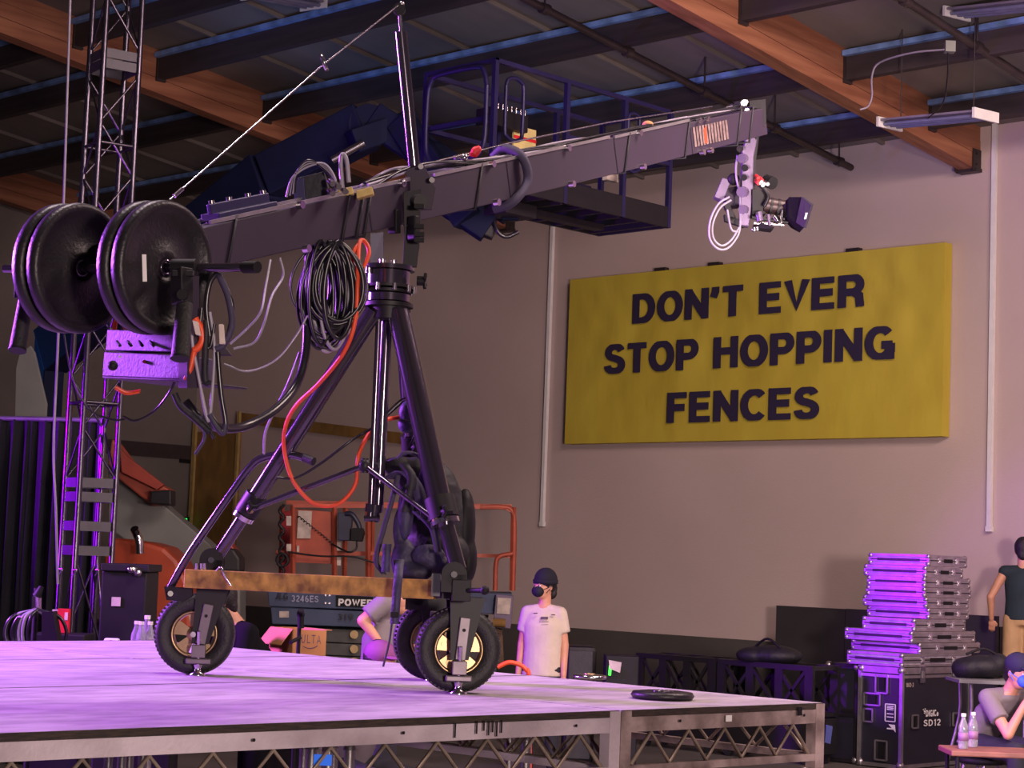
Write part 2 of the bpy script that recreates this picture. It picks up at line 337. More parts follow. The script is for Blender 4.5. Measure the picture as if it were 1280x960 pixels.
# junction box and loose wire on the beam
p=PL(1187,59,0,PX[0]-.05); q=P(1187,59,17.6)
t=thing('junction_box',q,'grey junction box on the purlin right of the wooden beam with a drooping wire','junction box')
g=G(); g.box(q,(.09,.09,.10),(r0,f0,Z)); g.build('box',greyp,t)
g=G(); g.tube([P(1180,62,17.6),P(1140,66,17.9),P(1100,78,18.3),P(1090,95,18.4),P(1090,120,18.5),P(1085,133,18.5),P(1075,137,18.5)],.010,5,5); g.build('wire',cabw,t)
g=G(); g.tube([P(1185,64,17.6),P(1184,100,17.8),P(1178,130,18.1),P(1160,148,18.5)],.008,5,5); g.build('wire',cabk,t)
# banner
bx=WX-.16; yL,yR,zb,zt=17.22,11.53,3.38,5.56
t=thing('banner',(WX-.1,(yL+yR)/2,zb),'wide yellow banner on the wall reading DON\'T EVER STOP HOPPING FENCES','banner')
g=G(); nY,nZ=60,24; vs=[]
for i in range(nY+1):
    for j in range(nZ+1):
        y=yL+(yR-yL)*i/nY; z=zb+(zt-zb)*j/nZ; e=min(1,min(i,nY-i)/4)*min(1,min(j,nZ-j)/3)
        wv=.012*math.sin(y*9+z*5)*math.sin(z*2.2+1)+.008*math.sin(y*14-z*11)*max(0,(z-4.3)); vs.append((bx+wv*e,y,z))
fs=[(i*(nZ+1)+j,(i+1)*(nZ+1)+j,(i+1)*(nZ+1)+j+1,i*(nZ+1)+j+1) for i in range(nY) for j in range(nZ)]
g.add(vs,fs,True); o0=len(g.v)
def q4(a,b,c,d): g.add([a,b,c,d],[(0,1,2,3)])
q4((bx,yL,zb),(bx,yR,zb),(WX-.01,yR,zb),(WX-.01,yL,zb)); q4((bx,yL,zt),(bx,yR,zt),(WX-.01,yR,zt),(WX-.01,yL,zt))
q4((bx,yL,zb),(bx,yL,zt),(WX-.01,yL,zt),(WX-.01,yL,zb)); q4((bx,yR,zb),(bx,yR,zt),(WX-.01,yR,zt),(WX-.01,yR,zb))
g.build('canvas',yellow,t)
for txt,pa,pb in(("DON'T EVER",(791,405),(1081,338)),("STOP HOPPING",(756,468),(1119,402)),("FENCES",(834,530),(1024,480))):
    A_=PL(*pa,0,bx-.03); B_=PL(*pb,0,bx-.03)
    W=sum(glyph(c)[0]+.1 for c in txt)-.1
    base={'D':(791,405,368),'S':(756,468,431),'F':(834,529,491)}[txt[0]]
    b0=PL(base[0],base[1],0,bx-.03); b1=PL(base[0],base[2],0,bx-.03); h=b1.z-b0.z; L=A_.y-B_.y
    tg=textgeo(txt,(bx-.03,A_.y,b0.z),V((0,-1,0)),Z,h,.235,.1,L/(W*h)); tg.build('lettering',ink,t)
for px in(826,893,1066):
    q=PL(px,325,0,WX-.1); g=G(); g.box((WX-.08,q.y,zt+.02),(.08,.18,.06)); g.build('mounting_tab',pipem,t)
# ochre board and doorway edge at the left end of the wall
a=PL(248,540,0,WX-.06); b=PL(299,540,0,WX-.06); g=G(); g.mm((WX-.08,a.y,0),(WX-.01,b.y,a.z+.0)); g.build('door_1',tan,kind='structure')
g=G(); g.mm((WX-.12,a.y,0),(WX-.08,a.y+.08,a.z+.3)); g.mm((WX-.12,b.y-.06,0),(WX-.08,b.y,a.z+.3)); g.build('trim_2',mat('pale_ochre',(178,150,92),.7),kind='structure')
a=PL(300,522,0,WX-.06); b=PL(510,549,0,WX-.06); g=G(); g.beam(a,b,.04,.16); g.build('trim_3',tan,kind='structure')
# exit sign
p=PL(228,652,1,25.4); t=thing('exit_sign',p,'small glowing green exit sign low on the far wall','sign')
g=G(); g.box(p,(.34,.06,.16)); g.build('housing',black,t)
textgeo('EXIT',p+V((-.11,-.032,-.055)),V((1,0,0)),Z,.11,.24,.14,.62).build('lettering',greens,t)
p=PL(232,571,1,25.45); g=G(); g.box(p,(.2,.05,.2)); g.build('wall_box',black,label='small dark box high on the far wall below the dark band',cat='wall box',bev=.01)
# ================================================================== STAGE
def warp(g):
    for v in g.v:
        s=-.052*(v.x-5.5)+.03; k=max(0,1-(v.y-4.7)/1.68); v.y+=s*k
    return g
worn=mat('worn_aluminium',(168,148,146),.55,.15,.3,7,.2,40,rgb2=(104,88,86),detail=8)
lacem=mat('lacing_tube',(164,146,132),.4,.4,.2,12)
def stage_unit(x0,x1,y0,y1,lab,front=True):
    alub=worn if x0>5.4 and y0<5 else MT['stage_aluminium']
    t=thing('stage_platform',((x0+x1)/2,(y0+y1)/2,0),lab,'stage platform','stage platforms')
    z=DZ; e=.009
    g=warp(G().mm((x0+e,y0+e,z-.024),(x1-e,y1-e,z))); g.build('deck_board',ply,t)
    zt_=z-.026; zl=z-.235
    g=warp(G().mm((x0+e,y0+.002,z-.0245),(x1-e,y0+.012,z-.0005))); g.build('board_edge',plyedge,t)
    g=warp(G().mm((x0+e,y1-.02,z-.0245),(x1-e,y1-.003,z+.0006))); g.build('board_edge',plyedge,t)
    for a,b in(((x0+.03,y0+.02),(x1-.03,y0+.02)),((x0+.03,y1-.02),(x1-.03,y1-.02)),((x0+.02,y0+.03),(x0+.02,y1-.03)),((x1-.02,y0+.03),(x1-.02,y1-.03))):
        for zz,hh,nm in((zt_-.028,.056,'top_rail'),(zl+.014,.028,'bottom_rail')):
            g=warp(G().beam((*a,zz),(*b,zz),.034,hh)); g.build(nm,alub,t)
        # zigzag lacing
        L=math.hypot(b[0]-a[0],b[1]-a[1]); n=max(2,round((L-.08)/.235)); pts=[]
        for i in range(2*n+1):
            k=(.05+(L-.10)*i/(2*n))/L; pts.append((a[0]+(b[0]-a[0])*k,a[1]+(b[1]-a[1])*k,zt_-.06 if i%2 else zl+.03))
        g=warp(G().tube(pts,.0085,7)); g.build('lacing',lacem,t)
    for x in(x0+.03,x1-.03):
        for y in(y0+.025,y1-.025):
            g=warp(G().mm((x-.028,y-.024,zl-.03),(x+.028,y+.024,z-.003))); g.build('corner_post',alub,t)
            xx=x+(.03 if x<(x0+x1)/2 else -.03); yy=y+(.03 if y<(y0+y1)/2 else -.03); g=warp(G().cyl((xx,yy,zl-.03),(xx,yy,zl-.06),.02,.03,n=10)); g.cyl((xx,yy,.03),(xx,yy,zl-.05),.024,n=10); g.cyl((xx,yy,0),(xx,yy,.03),.045,n=12); g.build('leg',alu,t)
    return t
xs=[1.45,2.95,5.53,6.75]; ys=[4.72,6.38,7.88,9.37]
names={(1,0):'long front stage platform below the crane with pale rail and zigzag lacing',(2,0):'short front stage platform at the right corner with worn brownish rail',
(0,0):'front stage platform just beyond the left edge of the picture'}
cells=[(-.1,2.62),(2.62,5.53),(5.53,6.75)]
for ri,(ya,yb_) in enumerate(((4.72,6.38),(6.38,7.88),(7.88,9.37))):
    for ci,(xa,xb) in enumerate(cells):
        pos=('front','middle','back')[ri]; c=('left','centre','right')[ci]
        lab={(0,0):names[(0,0)],(0,1):names[(1,0)],(0,2):names[(2,0)]}.get((ri,ci),'stage platform in the %s row at the %s of the deck'%(pos,c))
        stage_unit(xa,xb,ya,yb_,lab)
# bolt holes, stain drips, stickers on the front rails
t=None
# ================================================================== CRANE DOLLY
cA=PL(241,843,2,DZ); cB=PL(570,866,2,DZ); cC=PL(538,850,2,DZ)
ctr=(cA+cB+cC)/3
dl=thing('camera_dolly',(ctr.x,ctr.y,DZ),'black three-wheeled tripod dolly with golden beam standing on the stage','dolly')
TUR=P(486,360,8.05)
def wheel(c,tilt,lean,top,bot):
    a=(-f0*math.cos(R_(tilt))+r0*math.sin(R_(tilt))).normalized(); s=Z.cross(a).normalized()
    if s.dot(r0)<0: s=-s
    rr=.174; o=c+Z*rr
    g=G(); prof=[(.098,-.034),(.112,-.042),(.135,-.05),(.158,-.046),(.170,-.03),(.1745,0),(.170,.03),(.158,.046),(.135,.05),(.112,.042),(.098,.034)]
    g.lathe(o,a,prof,48,True); w_=g.build('wheel',rubber,dl)
    g=G(); 
    for i in range(56):
        t=2*math.pi*i/56; d=s*math.cos(t)+Z*math.sin(t); g.box(o+d*.1688,(.010,.07,.006),(d.cross(a),a,d))
    x=g.build('tread',rubber,w_); x['kind']='stuff'
    g=G(); g.lathe(o,a,[(.100,.036),(.096,.042),(.088,.030),(.084,.0),(.088,-.03),(.096,-.042),(.100,-.036)],40,True); g.build('rim',gold,w_)
    g=G(); g.lathe(o,a,[(.004,.030),(.03,.030),(.034,.018),(.034,-.018),(.004,-.018)],20)
    for i in range(5):
        t=2*math.pi*i/5+.3; d=s*math.cos(t)+Z*math.sin(t); g.prism([o+d*.025+d.cross(a)*.016+a*.012,o+d*.088+d.cross(a)*.034+a*.012,o+d*.088-d.cross(a)*.034+a*.012,o+d*.025-d.cross(a)*.016+a*.012],a*.008)
        g.cyl(o+d*.066+a*.02,o+d*.066+a*.026,.008,n=8)
    g.build('hub',gold,w_)
    # fork
    for sg in(1,-1):
        g=G(); b=o+a*(.066*sg); th=a*(.012*sg); z0=-.02
        g.prism([c+a*(.066*sg)+s*(top-.068)+Z*.372,c+a*(.066*sg)+s*(top+.068)+Z*.372,c+a*(.066*sg)+s*(bot+.036)+Z*.135,c+a*(.066*sg)+s*(bot-.036)+Z*.135],th); g.build('fork_plate',blackm,dl)
    g=G(); g.box(c+s*top+Z*.378,(.145,.16,.012),(s,a,Z)); g.build('fork_bridge',blackm,dl)
    g=G(); g.cyl(o-a*.085,o+a*.085,.012,n=10); g.build('axle',alu,dl)
    # levelling jack
    k=.085; m_=lambda z,off=0:c+a*(k+off)+s*(top+(bot-top)*(.372-z)/.25)+Z*z
    j=G(); j.beam(m_(.305),m_(.135),.042,.018,a); 
    jm=mat('jack_metal',(124,114,120),.45,.6,.12,9)
    J=j.build('levelling_jack',jm,dl,bev=.003)
    g=G(); g.cyl(m_(.255,.008),m_(.255,.014),.007,n=8); g.build('pin',black,J)
    p=m_(.105); p.z=c.z+.105; g=G(); g.box(p+a*.006,(.058,.036,.055),(s,a,Z)); g.build('nut_block',jm,J,bev=.003)
    g=G(); g.cyl(p+a*.012+Z*.02,p+a*.03+Z*.085,.008,n=8); g.cyl(p,c+a*k+s*(p-c).dot(s)+Z*.03,.009,n=8); g.build('screw',chrome,J)
    q=c+a*k+s*((p-c).dot(s)); g=G(); g.box(q+Z*.062,(.105,.03,.024),(s,a,Z)); g.build('hand_bar',jm,J,bev=.005)
    g=G(); g.lathe(q,Z,[(.034,0),(.036,.006),(.018,.018),(.013,.03),(.02,.048)],20); g.build('foot_pad',chrome,J)
wheel(cA,4,0,.072,.03); wheel(cB,8,0,.022,.0); wheel(cC,8,0,.0,.0)
# golden beam
g=G(); g.beam(P(233,723,8.17),P(545,737,7.82),.05,.078); g.build('cross_beam',brass,dl,bev=.004)
g=G(); g.beam(P(545,737,7.82),P(560,738,7.80),.05,.06); g.build('beam_end',blackm,dl)
g=G(); g.box(P(545,731,7.77),(.035,.03,.09),(r0,f0,Z)); g.build('beam_bracket',chrome,dl)
pa,pc=P(232,723,8.2),P(540,737,8.45)
g=G(); g.beam(P(560,737,7.75),P(532,737,8.45),.045,.07); g.build('cross_beam',blackm,dl)
g=G(); g.beam(P(236,722,8.25),P(528,733,8.5),.045,.06); g.build('cross_beam',blackm,dl)
g=G(); g.tube([P(268,716,8.12),P(276,709,8.08),P(281,720,8.07),P(289,732,8.07)],.005,6,4); g.build('safety_pin',chrome,dl)
for x_ in(246,252,256):
    g=G(); g.cyl(P(x_,713,8.15),P(x_,704,8.15),.008,n=8); g.build('bolt',chrome,dl)
# clevises
for p,s_ in((P(266,700,8.22),1),(P(568,718,7.68),1),(P(522,742,8.5),1)):
    for k in(-1,1):
        g=G(); g.cyl(p+r0*(.03*k-.006)*0-f0*(.035*k),p-f0*(.035*k+.008),.05,n=20); g.prism([p-f0*.035*k+r0*-.05,p-f0*.035*k+r0*.05,p-f0*.035*k+r0*.05-Z*.07,p-f0*.035*k+r0*-.05-Z*.07],-f0*.008); g.build('clevis',blackm,dl)
    g=G(); g.cyl(p-f0*.055,p+f0*.055,.013,n=10); g.build('clevis_pin',chrome,dl)
g=G(); g.box(P(577,738,7.66),(.075,.075,.085),(r0,f0,Z)); g.build('socket_tube',blackm,dl,bev=.003)
g=G(); g.cyl(P(585,738,7.62),P(606,738,7.55),.01,n=8); g.ell(P(606,738,7.55),(.018,)*3); g.build('lock_knob',black,dl)
# legs: outer tube to clamp, inner tube beyond
def leg(p,k,q,r1,r2):
    g=G(); g.cyl(p,k,r1,n=20); L=g.build('leg',satin,dl)
    g=G(); g.cyl(k,q,r2,n=18); g.build('leg_extension',satin,L)
    d=(q-p).normalized(); g=G(); g.cyl(k-d*.06,k+d*.03,r1*1.35,n=18); g.build('leg_clamp',blackm,L)
    g=G(); g.cyl(k+d*.035,k+d*.055,r1*1.3,n=18); g.build('clamp_ring',chrome,L)
    g=G(); g.cyl(k-f0*r1,k-f0*(r1+.05)+r0*.02,.012,n=8)
    for i in range(3):
        a=i*2.09; g.cyl(k-f0*(r1+.05)+r0*.02,k-f0*(r1+.055)+r0*(.02+.026*math.cos(a))+Z*.026*math.sin(a),.009,n=6)
    g.build('clamp_knob',black,L)
leg(P(468,388,8.03),P(312,634,8.16),P(266,704,8.22),.037,.027)
leg(P(497,388,8.02),P(553,640,7.76),P(573,712,7.68),.046,.033)
leg(P(503,390,8.10),P(516,560,8.3),P(523,742,8.5),.036,.028)
# centre column, twin tube
g=G(); g.cyl(P(474,388,8.05),P(463,645,8.0),.013,n=12); g.build('column_tube',satin,dl)
g=G(); g.cyl(P(484,388,8.1),P(472,640,8.05),.024,n=14); g.build('column_tube',satin,dl)
g=G(); g.cyl(P(468,630,8.02),P(467,640,8.02),.036,n=16); g.cyl(P(467,640,8.02),P(466,652,8.02),.026,n=16); g.cyl(P(455,648,8.0),P(475,648,8.0),.012,n=8); g.build('column_foot',satin,dl)
# spreader braces
H=P(456,582,7.98)
g=G(); g.ell(H,(.025,.025,.03)); g.cyl(H-Z*.03,H+Z*.03,.016); g.build('brace_hub',blackm,dl)
for q,r in((P(313,637,8.1),.012),(P(545,650,7.72),.011),(P(516,570,8.3),.011)):
    g=G(); g.cyl(H,q,r,n=10); g.build('brace',satin,dl)
    g=G(); g.ell(q,(.017,)*3); g.build('brace_joint',gold,dl)
# tow handle
g=G(); g.tube([P(211,738,8.26),P(232,700,8.24),P(262,655,8.22),P(295,608,8.2),P(312,585,8.19),P(325,574,8.18),P(345,569,8.15),P(368,569,8.1),P(391,576,8.05)],.017,10,5); th=g.build('tow_handle',satin,dl)
g=G(); g.cyl(P(380,572,8.07),P(392,577,8.045),.0185,n=10); g.build('handle_cap',rubber,th)
g=G(); g.prism([P(205,733,8.22),P(240,735,8.22),P(240,745,8.22),P(228,752,8.22),P(208,750,8.22)],f0*.03); g.build('handle_bracket',blackm,dl)
g=G(); g.cyl(P(213,742,8.2),P(213,742,8.17),.012,n=10); g.build('bracket_pin',chrome,dl)
# turret
tz=TUR
def disc(py,r,h,mt,nm,px=485):
    c=P(px,py,8.05); g=G(); g.lathe(c,Z,[(r,-h/2),(r,h/2)],36); return g.build(nm,mt,dl,bev=.003)
disc(336,.112,.018,satin,'turret_top_plate'); disc(349,.094,.062,satin,'turret_bearing'); disc(359,.105,.012,blackm,'turret_ring')
disc(365,.098,.012,blackm,'turret_ring'); disc(373,.092,.03,satin,'turret_bearing'); disc(382,.105,.016,blackm,'turret_base'); disc(392,.075,.05,blackm,'turret_socket')
for k in range(10):
    t=2*math.pi*k/10; c=P(485,362,8.05)+(r0*math.cos(t)+f0*math.sin(t))*.108; g=G(); g.cyl(c-Z*.014,c+Z*.014,.010,n=8); g.build('turret_bolt',chrome,dl)
for px,py in((478,327),(492,328),(461,335)):
    g=G(); g.cyl(P(px,py+6,7.98),P(px,py-3,7.98),.014,n=10); g.build('turret_bolt',chrome,dl)
g=G(); c=P(521,351,8.0); g.cyl(c,c+r0*.03,.02,n=10)
for i in range(4): a=i*1.57+.4; g.cyl(c+r0*.03,c+r0*.035+Z*.035*math.cos(a)+f0*.035*math.sin(a),.008,n=6)
g.build('turret_knob',black,dl)
# yoke plates holding the arm
ARL=P(140,332,6.75); ARP=P(515,250,8.2); ARR=P(948,152,11.05)
adir=(ARR-ARP).normalized(); asid=adir.cross(Z).normalized(); aup=asid.cross(adir).normalized()
yk=thing  # noqa
g=G(); g.prism([P(463,292,8.3),P(479,290,8.3),P(479,334,8.2),P(463,334,8.2)],f0*.012); g.build('yoke_plate',armm,dl)
g=G(); g.prism([P(504,240,8.02),P(526,236,8.02),P(525,300,8.02),P(521,334,8.02),P(503,334,8.02),P(505,300,8.02)],f0*.014); g.build('yoke_plate',blackm,dl,bev=.002)
g=G(); g.beam(P(493,262,8.0),P(493,292,8.0),.05,.03); g.beam(P(517,270,8.0),P(517,300,7.99),.045,.03); g.build('brake_block',black,dl,bev=.005)
for py in(258,283,293,300):
    g=G(); g.cyl(P(522,py,7.97),P(522,py,7.92),.012,n=10); g.box(P(524,py,7.92),(.04,.02,.018),(r0,f0,Z)); g.build('yoke_knob',black,dl)
# ================================================================== CRANE ARM
arm=thing('crane_arm',ARP,'long dark purple-grey camera crane arm reaching from the weights toward the banner wall','crane arm')
def asec(p,q,h1,h2,wd,nm='boom_section'):
    g=G(); vs=[]
    for c,h in((p,h1),(q,h2)):
        for sx,sz in((-1,-1),(1,-1),(1,1),(-1,1)): vs.append(c+asid*sx*wd/2+aup*sz*h/2)
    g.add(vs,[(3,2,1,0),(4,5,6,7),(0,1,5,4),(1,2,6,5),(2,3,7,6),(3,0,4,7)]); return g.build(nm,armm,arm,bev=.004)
def ap(px):  # point on arm axis under pixel column px
    lo,hi=-.6,1.0
    def pr(t):
        q=ARP+(ARR-ARP)*t-CO; return 640+F*q.dot(CR)/q.dot(fw)
    for _ in range(50):
        m_=(lo+hi)/2
        if pr(m_)<px: lo=m_
        else: hi=m_
    return ARP+(ARR-ARP)*lo
secs=[(175,445,.15,.168),(446,620,.168,.176),(621,755,.176,.178),(756,850,.178,.170),(851,945,.170,.150)]
for a,b,h1,h2 in secs: asec(ap(a),ap(b),h1,h2,.13)
# flange lip along top edge, straps, bolts
for a,b in((250,500),(530,750),(756,850)):
    g=G(); p=ap(a)+aup*.09-asid*0; q=ap(b)+aup*.095; g.beam(p+asid*.066,q+asid*.066,.01,.014,aup); g.beam(p-asid*.066,q-asid*.066,.01,.014,aup); g.build('edge_rail',alu,arm)
for px in(283,425,443,452,590,775,850,915,930):
    c=ap(px); g=G(); g.box(c+aup*.0,(.14,.008,.19),(asid,adir,aup)); 
    g=G(); hw,hh=.069,.093
    g.tube([c-asid*hw+aup*hh,c+asid*hw+aup*hh,c+asid*hw-aup*hh-adir*.10,c-asid*hw-aup*hh-adir*.10,c-asid*hw+aup*hh],.007,6); g.build('strap',bagd,arm)
c=ap(636); g=G(); g.tube([c-asid*.07+aup*.10,c-asid*.0+aup*.135,c+asid*.085+aup*.09,c+asid*.10-aup*.02,c+asid*.08-aup*.10-adir*.12,c-adir*.16-aup*.12],.022,8,5); g.build('padded_wrap',strapm,arm)
for px in(360,487,600,695,785,860,870):
    for sg in(1,-1):
        c=ap(px)+asid*.07+aup*.085*sg; g=G(); g.cyl(c-asid*.005,c+asid*.02,.016,n=10); g.build('bolt_head',chrome,arm)
# worn striped sticker near tip
c0,c1=ap(853),ap(897); g=G()
for i in range(12):
    k=i/12; g.prism([c0.lerp(c1,k)+asid*.068+aup*.055,c0.lerp(c1,k+.055)+asid*.068+aup*.055,c0.lerp(c1,k+.055)+asid*.068-aup*.05,c0.lerp(c1,k)+asid*.068-aup*.05],asid*.001)
g.build('striped_sticker',mat('sticker_stripes',(130,108,108),.6,0,.3,30),arm)
g=G(); g.prism([c0.lerp(c1,.28)+asid*.0695+aup*.03,c0.lerp(c1,.36)+asid*.0695+aup*.05,c0.lerp(c1,.36)+asid*.0695-aup*.04,c0.lerp(c1,.28)+asid*.0695-aup*.045],asid*.0006); g.build('sticker_mark',orange2,arm)
# level box on arm top left, latch rail
c=ap(305)+aup*.10; g=G(); g.box(c,(.09,.34,.03),(asid,adir,aup)); g.box(c+aup*.03,(.02,.34,.04),(asid,adir,aup)); rb=g.build('rail_bracket',indigo,arm,bev=.003)
for k in(-.15,-.05,.06,.15): g=G(); g.cyl(c+adir*k+aup*.05,c+adir*k+aup*.062,.012,n=8); g.build('rail_screw',chrome,rb)
# mast and stays
g=G(); mb,mt_=P(518,212,8.15),P(501,40,8.1); g.cyl(mb,mt_,.026,n=20); ms=g.build('mast',satin,arm)
g=G(); g.cyl(mt_,P(499,5,8.1),.008,n=8); g.build('mast_pin',chrome,ms)
g=G(); c=P(499,12,8.1); g.cyl(c-f0*.012,c+f0*.012,.026,n=16); g.build('mast_pulley',blackm,ms)
g=G(); g.prism([P(508,212,8.08),P(530,206,8.08),P(545,235,8.08),P(540,262,8.08),P(520,262,8.08),P(506,235,8.08)],f0*.014); g.build('mast_plate',armm,arm,bev=.002)
for px,py in((526,208),(540,225),(522,258)):
    g=G(); g.cyl(P(px,py,8.06),P(px,py,8.02),.012,n=8); g.build('plate_bolt',chrome,arm)
g=G(); g.tube([P(500,5,8.1),P(405,80,7.75),P(237,228,7.05),P(212,250,6.95)],.0032,6); g.build('stay_rod',chrome,arm)
g=G(); g.cyl(P(228,236,7.0),P(218,245,6.97),.009,n=8); g.build('turnbuckle',chrome,arm)
g=G(); c=P(405,78,7.74)
g.lathe(c,r0+Z*.4,[(.024,-.008),(.036,-.008),(.036,.008),(.024,.008)],16,True); g.build('stay_clamp',chrome,arm)
g=G(); g.tube([P(519,208,8.15),P(640,178,8.9),P(760,153,9.7),P(890,133,10.7)],.004,5); g.build('stay_rod',chrome,arm)
for px,py,d in((502,5,8.1),):
    g=G(); g.ell(P(px,py,d),(.012,)*3); g.build('stay_pin',chrome,arm)
# pivot shaft
g=G(); g.cyl(P(503,250,8.25),P(526,252,7.97),.03,n=16); g.build('pivot_shaft',blackm,arm)
# weight bar and pan handles
wdv=hdir(5,335,7.0,322,335,6.4); wdv=asid.copy() if asid.dot(r0)>0 else -asid
WC=P(140,333,6.75)
g=G(); b0=P(6,336,7.02); b1=P(320,334,6.36); ax_=(b1-b0).normalized(); g.cyl(b0,b1,.015,n=16); hb=g.build('weight_bar',satin,arm)
for p,q in((P(305,334,6.39),P(322,334,6.35)),): g=G(); g.cyl(p,q,.02,n=12); g.build('bar_end',black,hb)
g=G(); g.cyl(P(216,334,6.5),P(246,334,6.48),.028,n=16); g.build('bar_collar',black,hb)
def grip(top,kn,a,b,nm):
    g=G(); g.box(top,(.035,.04,.10),(r0,f0,Z)); H_=g.build('handle_clamp',blackm,arm,bev=.004)
    g=G(); g.cyl(kn,kn-f0*.04,.018,n=12); g.build('clamp_knob',black,H_)
    g=G(); g.cyl(a,b,.027,.030,n=18); gp=g.build('handle_grip',rubber,arm)
    g=G(); d=(b-a).normalized(); g.cyl(b,b+d*.008,.032,n=18); g.build('grip_end',black,gp)
grip(P(26,356,6.93),P(29,364,6.9),P(33,372,6.93),P(22,436,6.85),'l')
grip(P(228,356,6.42),P(230,370,6.4),P(231,380,6.40),P(225,446,6.33),'r')
g=G(); g.beam(P(227,336,6.42),P(228,380,6.4),.06,.05); g.beam(P(215,342,6.4),P(243,342,6.4),.02,.02); g.build('handle_hub',blackm,arm,bev=.004)
# triangular end bracket seen between plates
g=G(); g.prism([P(101,310,6.9),P(140,300,6.78),P(170,330,6.7),P(135,372,6.78)],f0*.02); g.build('end_bracket',blackm,arm,bev=.004)
# ---- weight plates
def plate(c,nm,lab):
    t=thing('weight_plate',c,lab,'weight plate','barbell plates on the crane')
    R1=.228; g=G()
    g.lathe(c,ax_,[(.03,-.016),(.06,-.016),(.075,-.006),(.185,-.004),(.198,-.022),(.215,-.027),(R1,-.018),(R1+.002,0),(R1,.018),(.215,.027),(.198,.022),(.185,.004),(.075,.006),(.06,.016),(.03,.016)],56,True)
    g.build('plate_body',blackpl,t)
    g=G(); g.lathe(c,ax_,[(.0155,-.018),(.03,-.018),(.03,.018),(.0155,.018)],24,True); g.build('hub_ring',satin,t)
    return t
blackpl=mat('cast_iron',(40,36,42),.42,.3,.15,12,.15,80)
pc1=b0+ax_*((P(196,335,6.55)-b0).dot(ax_)); 
L_=lambda px:(lambda k:b0+(b1-b0)*k)((px-6)/314*1.0)
def onbar(px):
    lo,hi=0,1
    for _ in range(40):
        m_=(lo+hi)/2; q=b0.lerp(b1,m_)-CO
        if 640+F*q.dot(CR)/q.dot(fw)<px: lo=m_
        else: hi=m_
    return b0.lerp(b1,lo)
last=None
for px,lab in((81,'leftmost barbell plate, outer one of the far pair'),(99,'inner barbell plate of the left pair'),(186,'inner barbell plate of the right pair'),(204,'outermost right barbell plate with a white tape strip')):
    last=plate(onbar(px),px,'black '+lab)
c=P(180,335,6.47); g=G(); 
tc_=onbar(204)+ax_*.0045; u_=(-f0+ax_*(f0.dot(ax_))).normalized()
pf=lambda x,y:(lambda r:CO+r*((tc_-CO).dot(ax_)/r.dot(ax_)))(ray(x,y))
g.prism([pf(177,318),pf(182,318),pf(183,352),pf(178,352)],ax_*.003); g.build('tape_strip',white,last)
# ================================================================== CONTROL BOX, MONITOR, ARM-TOP GEAR
bt=thing('control_box',P(185,490,6.9),'purple-lit metal control box with switches hanging under the weights','control box')
def rotbox(pxs,d,dep,mt,nm,par):
    g=G(); lx=(f0*.72-r0*.69).normalized()
    def pp(x,y):
        r=ray(x,y); c=P(180,450,d); n=(-f0*.75-r0*.66).normalized(); return CO+r*((c-CO).dot(n)/r.dot(n))
    g.prism([pp(x,y) for x,y in pxs],(f0*.75+r0*.66)*dep); return g.build(nm,mt,par,bev=.003)
def quadbox(pxs,d,dep,mt,nm,par,bev=.003):
    g=G(); g.prism([P(x,y,d) for x,y in pxs],f0*dep); return g.build(nm,mt,par,bev=bev)
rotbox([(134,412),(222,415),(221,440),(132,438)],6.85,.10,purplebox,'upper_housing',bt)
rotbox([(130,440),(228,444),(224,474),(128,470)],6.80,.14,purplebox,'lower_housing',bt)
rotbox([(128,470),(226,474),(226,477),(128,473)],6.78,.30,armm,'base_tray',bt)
for i in range(5): g=G(); g.cyl(P(146+14*i,427,6.84),P(150+14*i,432,6.80),.006,n=6); g.build('switch',black,bt)
for x,y in((140,457),): g=G(); g.cyl(P(x,y,6.8),P(x+1,y,6.74),.017,n=12); g.ell(P(x+1,y,6.74),(.018,)*3); g.build('knob',black,bt)
for x,y in((150,446),(196,446),(195,463),(212,448)): g=G(); g.cyl(P(x,y,6.8),P(x,y,6.785),.005,n=8); g.build('screw',chrome,bt)
g=G(); g.cyl(P(180,452,6.8),P(180,452,6.785),.006,n=8); g.build('red_button',red,bt)
g=G(); g.tube([P(143,412,6.8),P(145,402,6.8),P(155,400,6.8),P(157,412,6.8)],.008,6,4); g.build('orange_strap',cabo,bt)
g=G(); g.ribbon([P(144,484,6.82),P(158,491,6.8),P(175,489,6.8)],Z*.012+f0*.02,.003); g.build('orange_strap',cabo,bt)
# hanging post for the box
g=G(); g.beam(P(236,345,6.62),P(236,485,6.62),.05,.05); g.build('mounting_post',armm,bt)
# gear on arm top (spooled box)
gt=thing('wireless_receiver',P(395,240,7.75),'dark gear box wrapped in coiled cables on top of the arm left of the mast','receiver')
quadbox([(372,222),(405,214),(412,244),(380,250)],7.7,.14,bagd,'body',gt); quadbox([(366,228),(380,222),(382,250),(368,250)],7.68,.10,indigo,'side_panel',gt)
for k in range(6):
    g=G(); a=6*k; g.tube([P(358+k*2,246-k,7.66),P(366+k,222-k,7.64),P(385,205-k*1.5+3,7.64),P(405,205+k*1.2,7.64),P(418,222+k,7.64),P(420-k,240,7.64)],.006,6,5); g.build('coiled_cable',cabk if k%2 else cabw,gt)
g=G(); g.tube([P(428,235,7.6),P(426,205,7.6),P(428,193,7.6),P(433,200,7.6),P(436,228,7.6)],.009,6,5); g.build('antenna_loop',cabw,gt)
for x,y in((412,226),(420,230),(428,236),(412,238)): g=G(); g.cyl(P(x,y,7.62),P(x+4,y+4,7.58),.012,n=8); g.build('connector',chrome,gt)
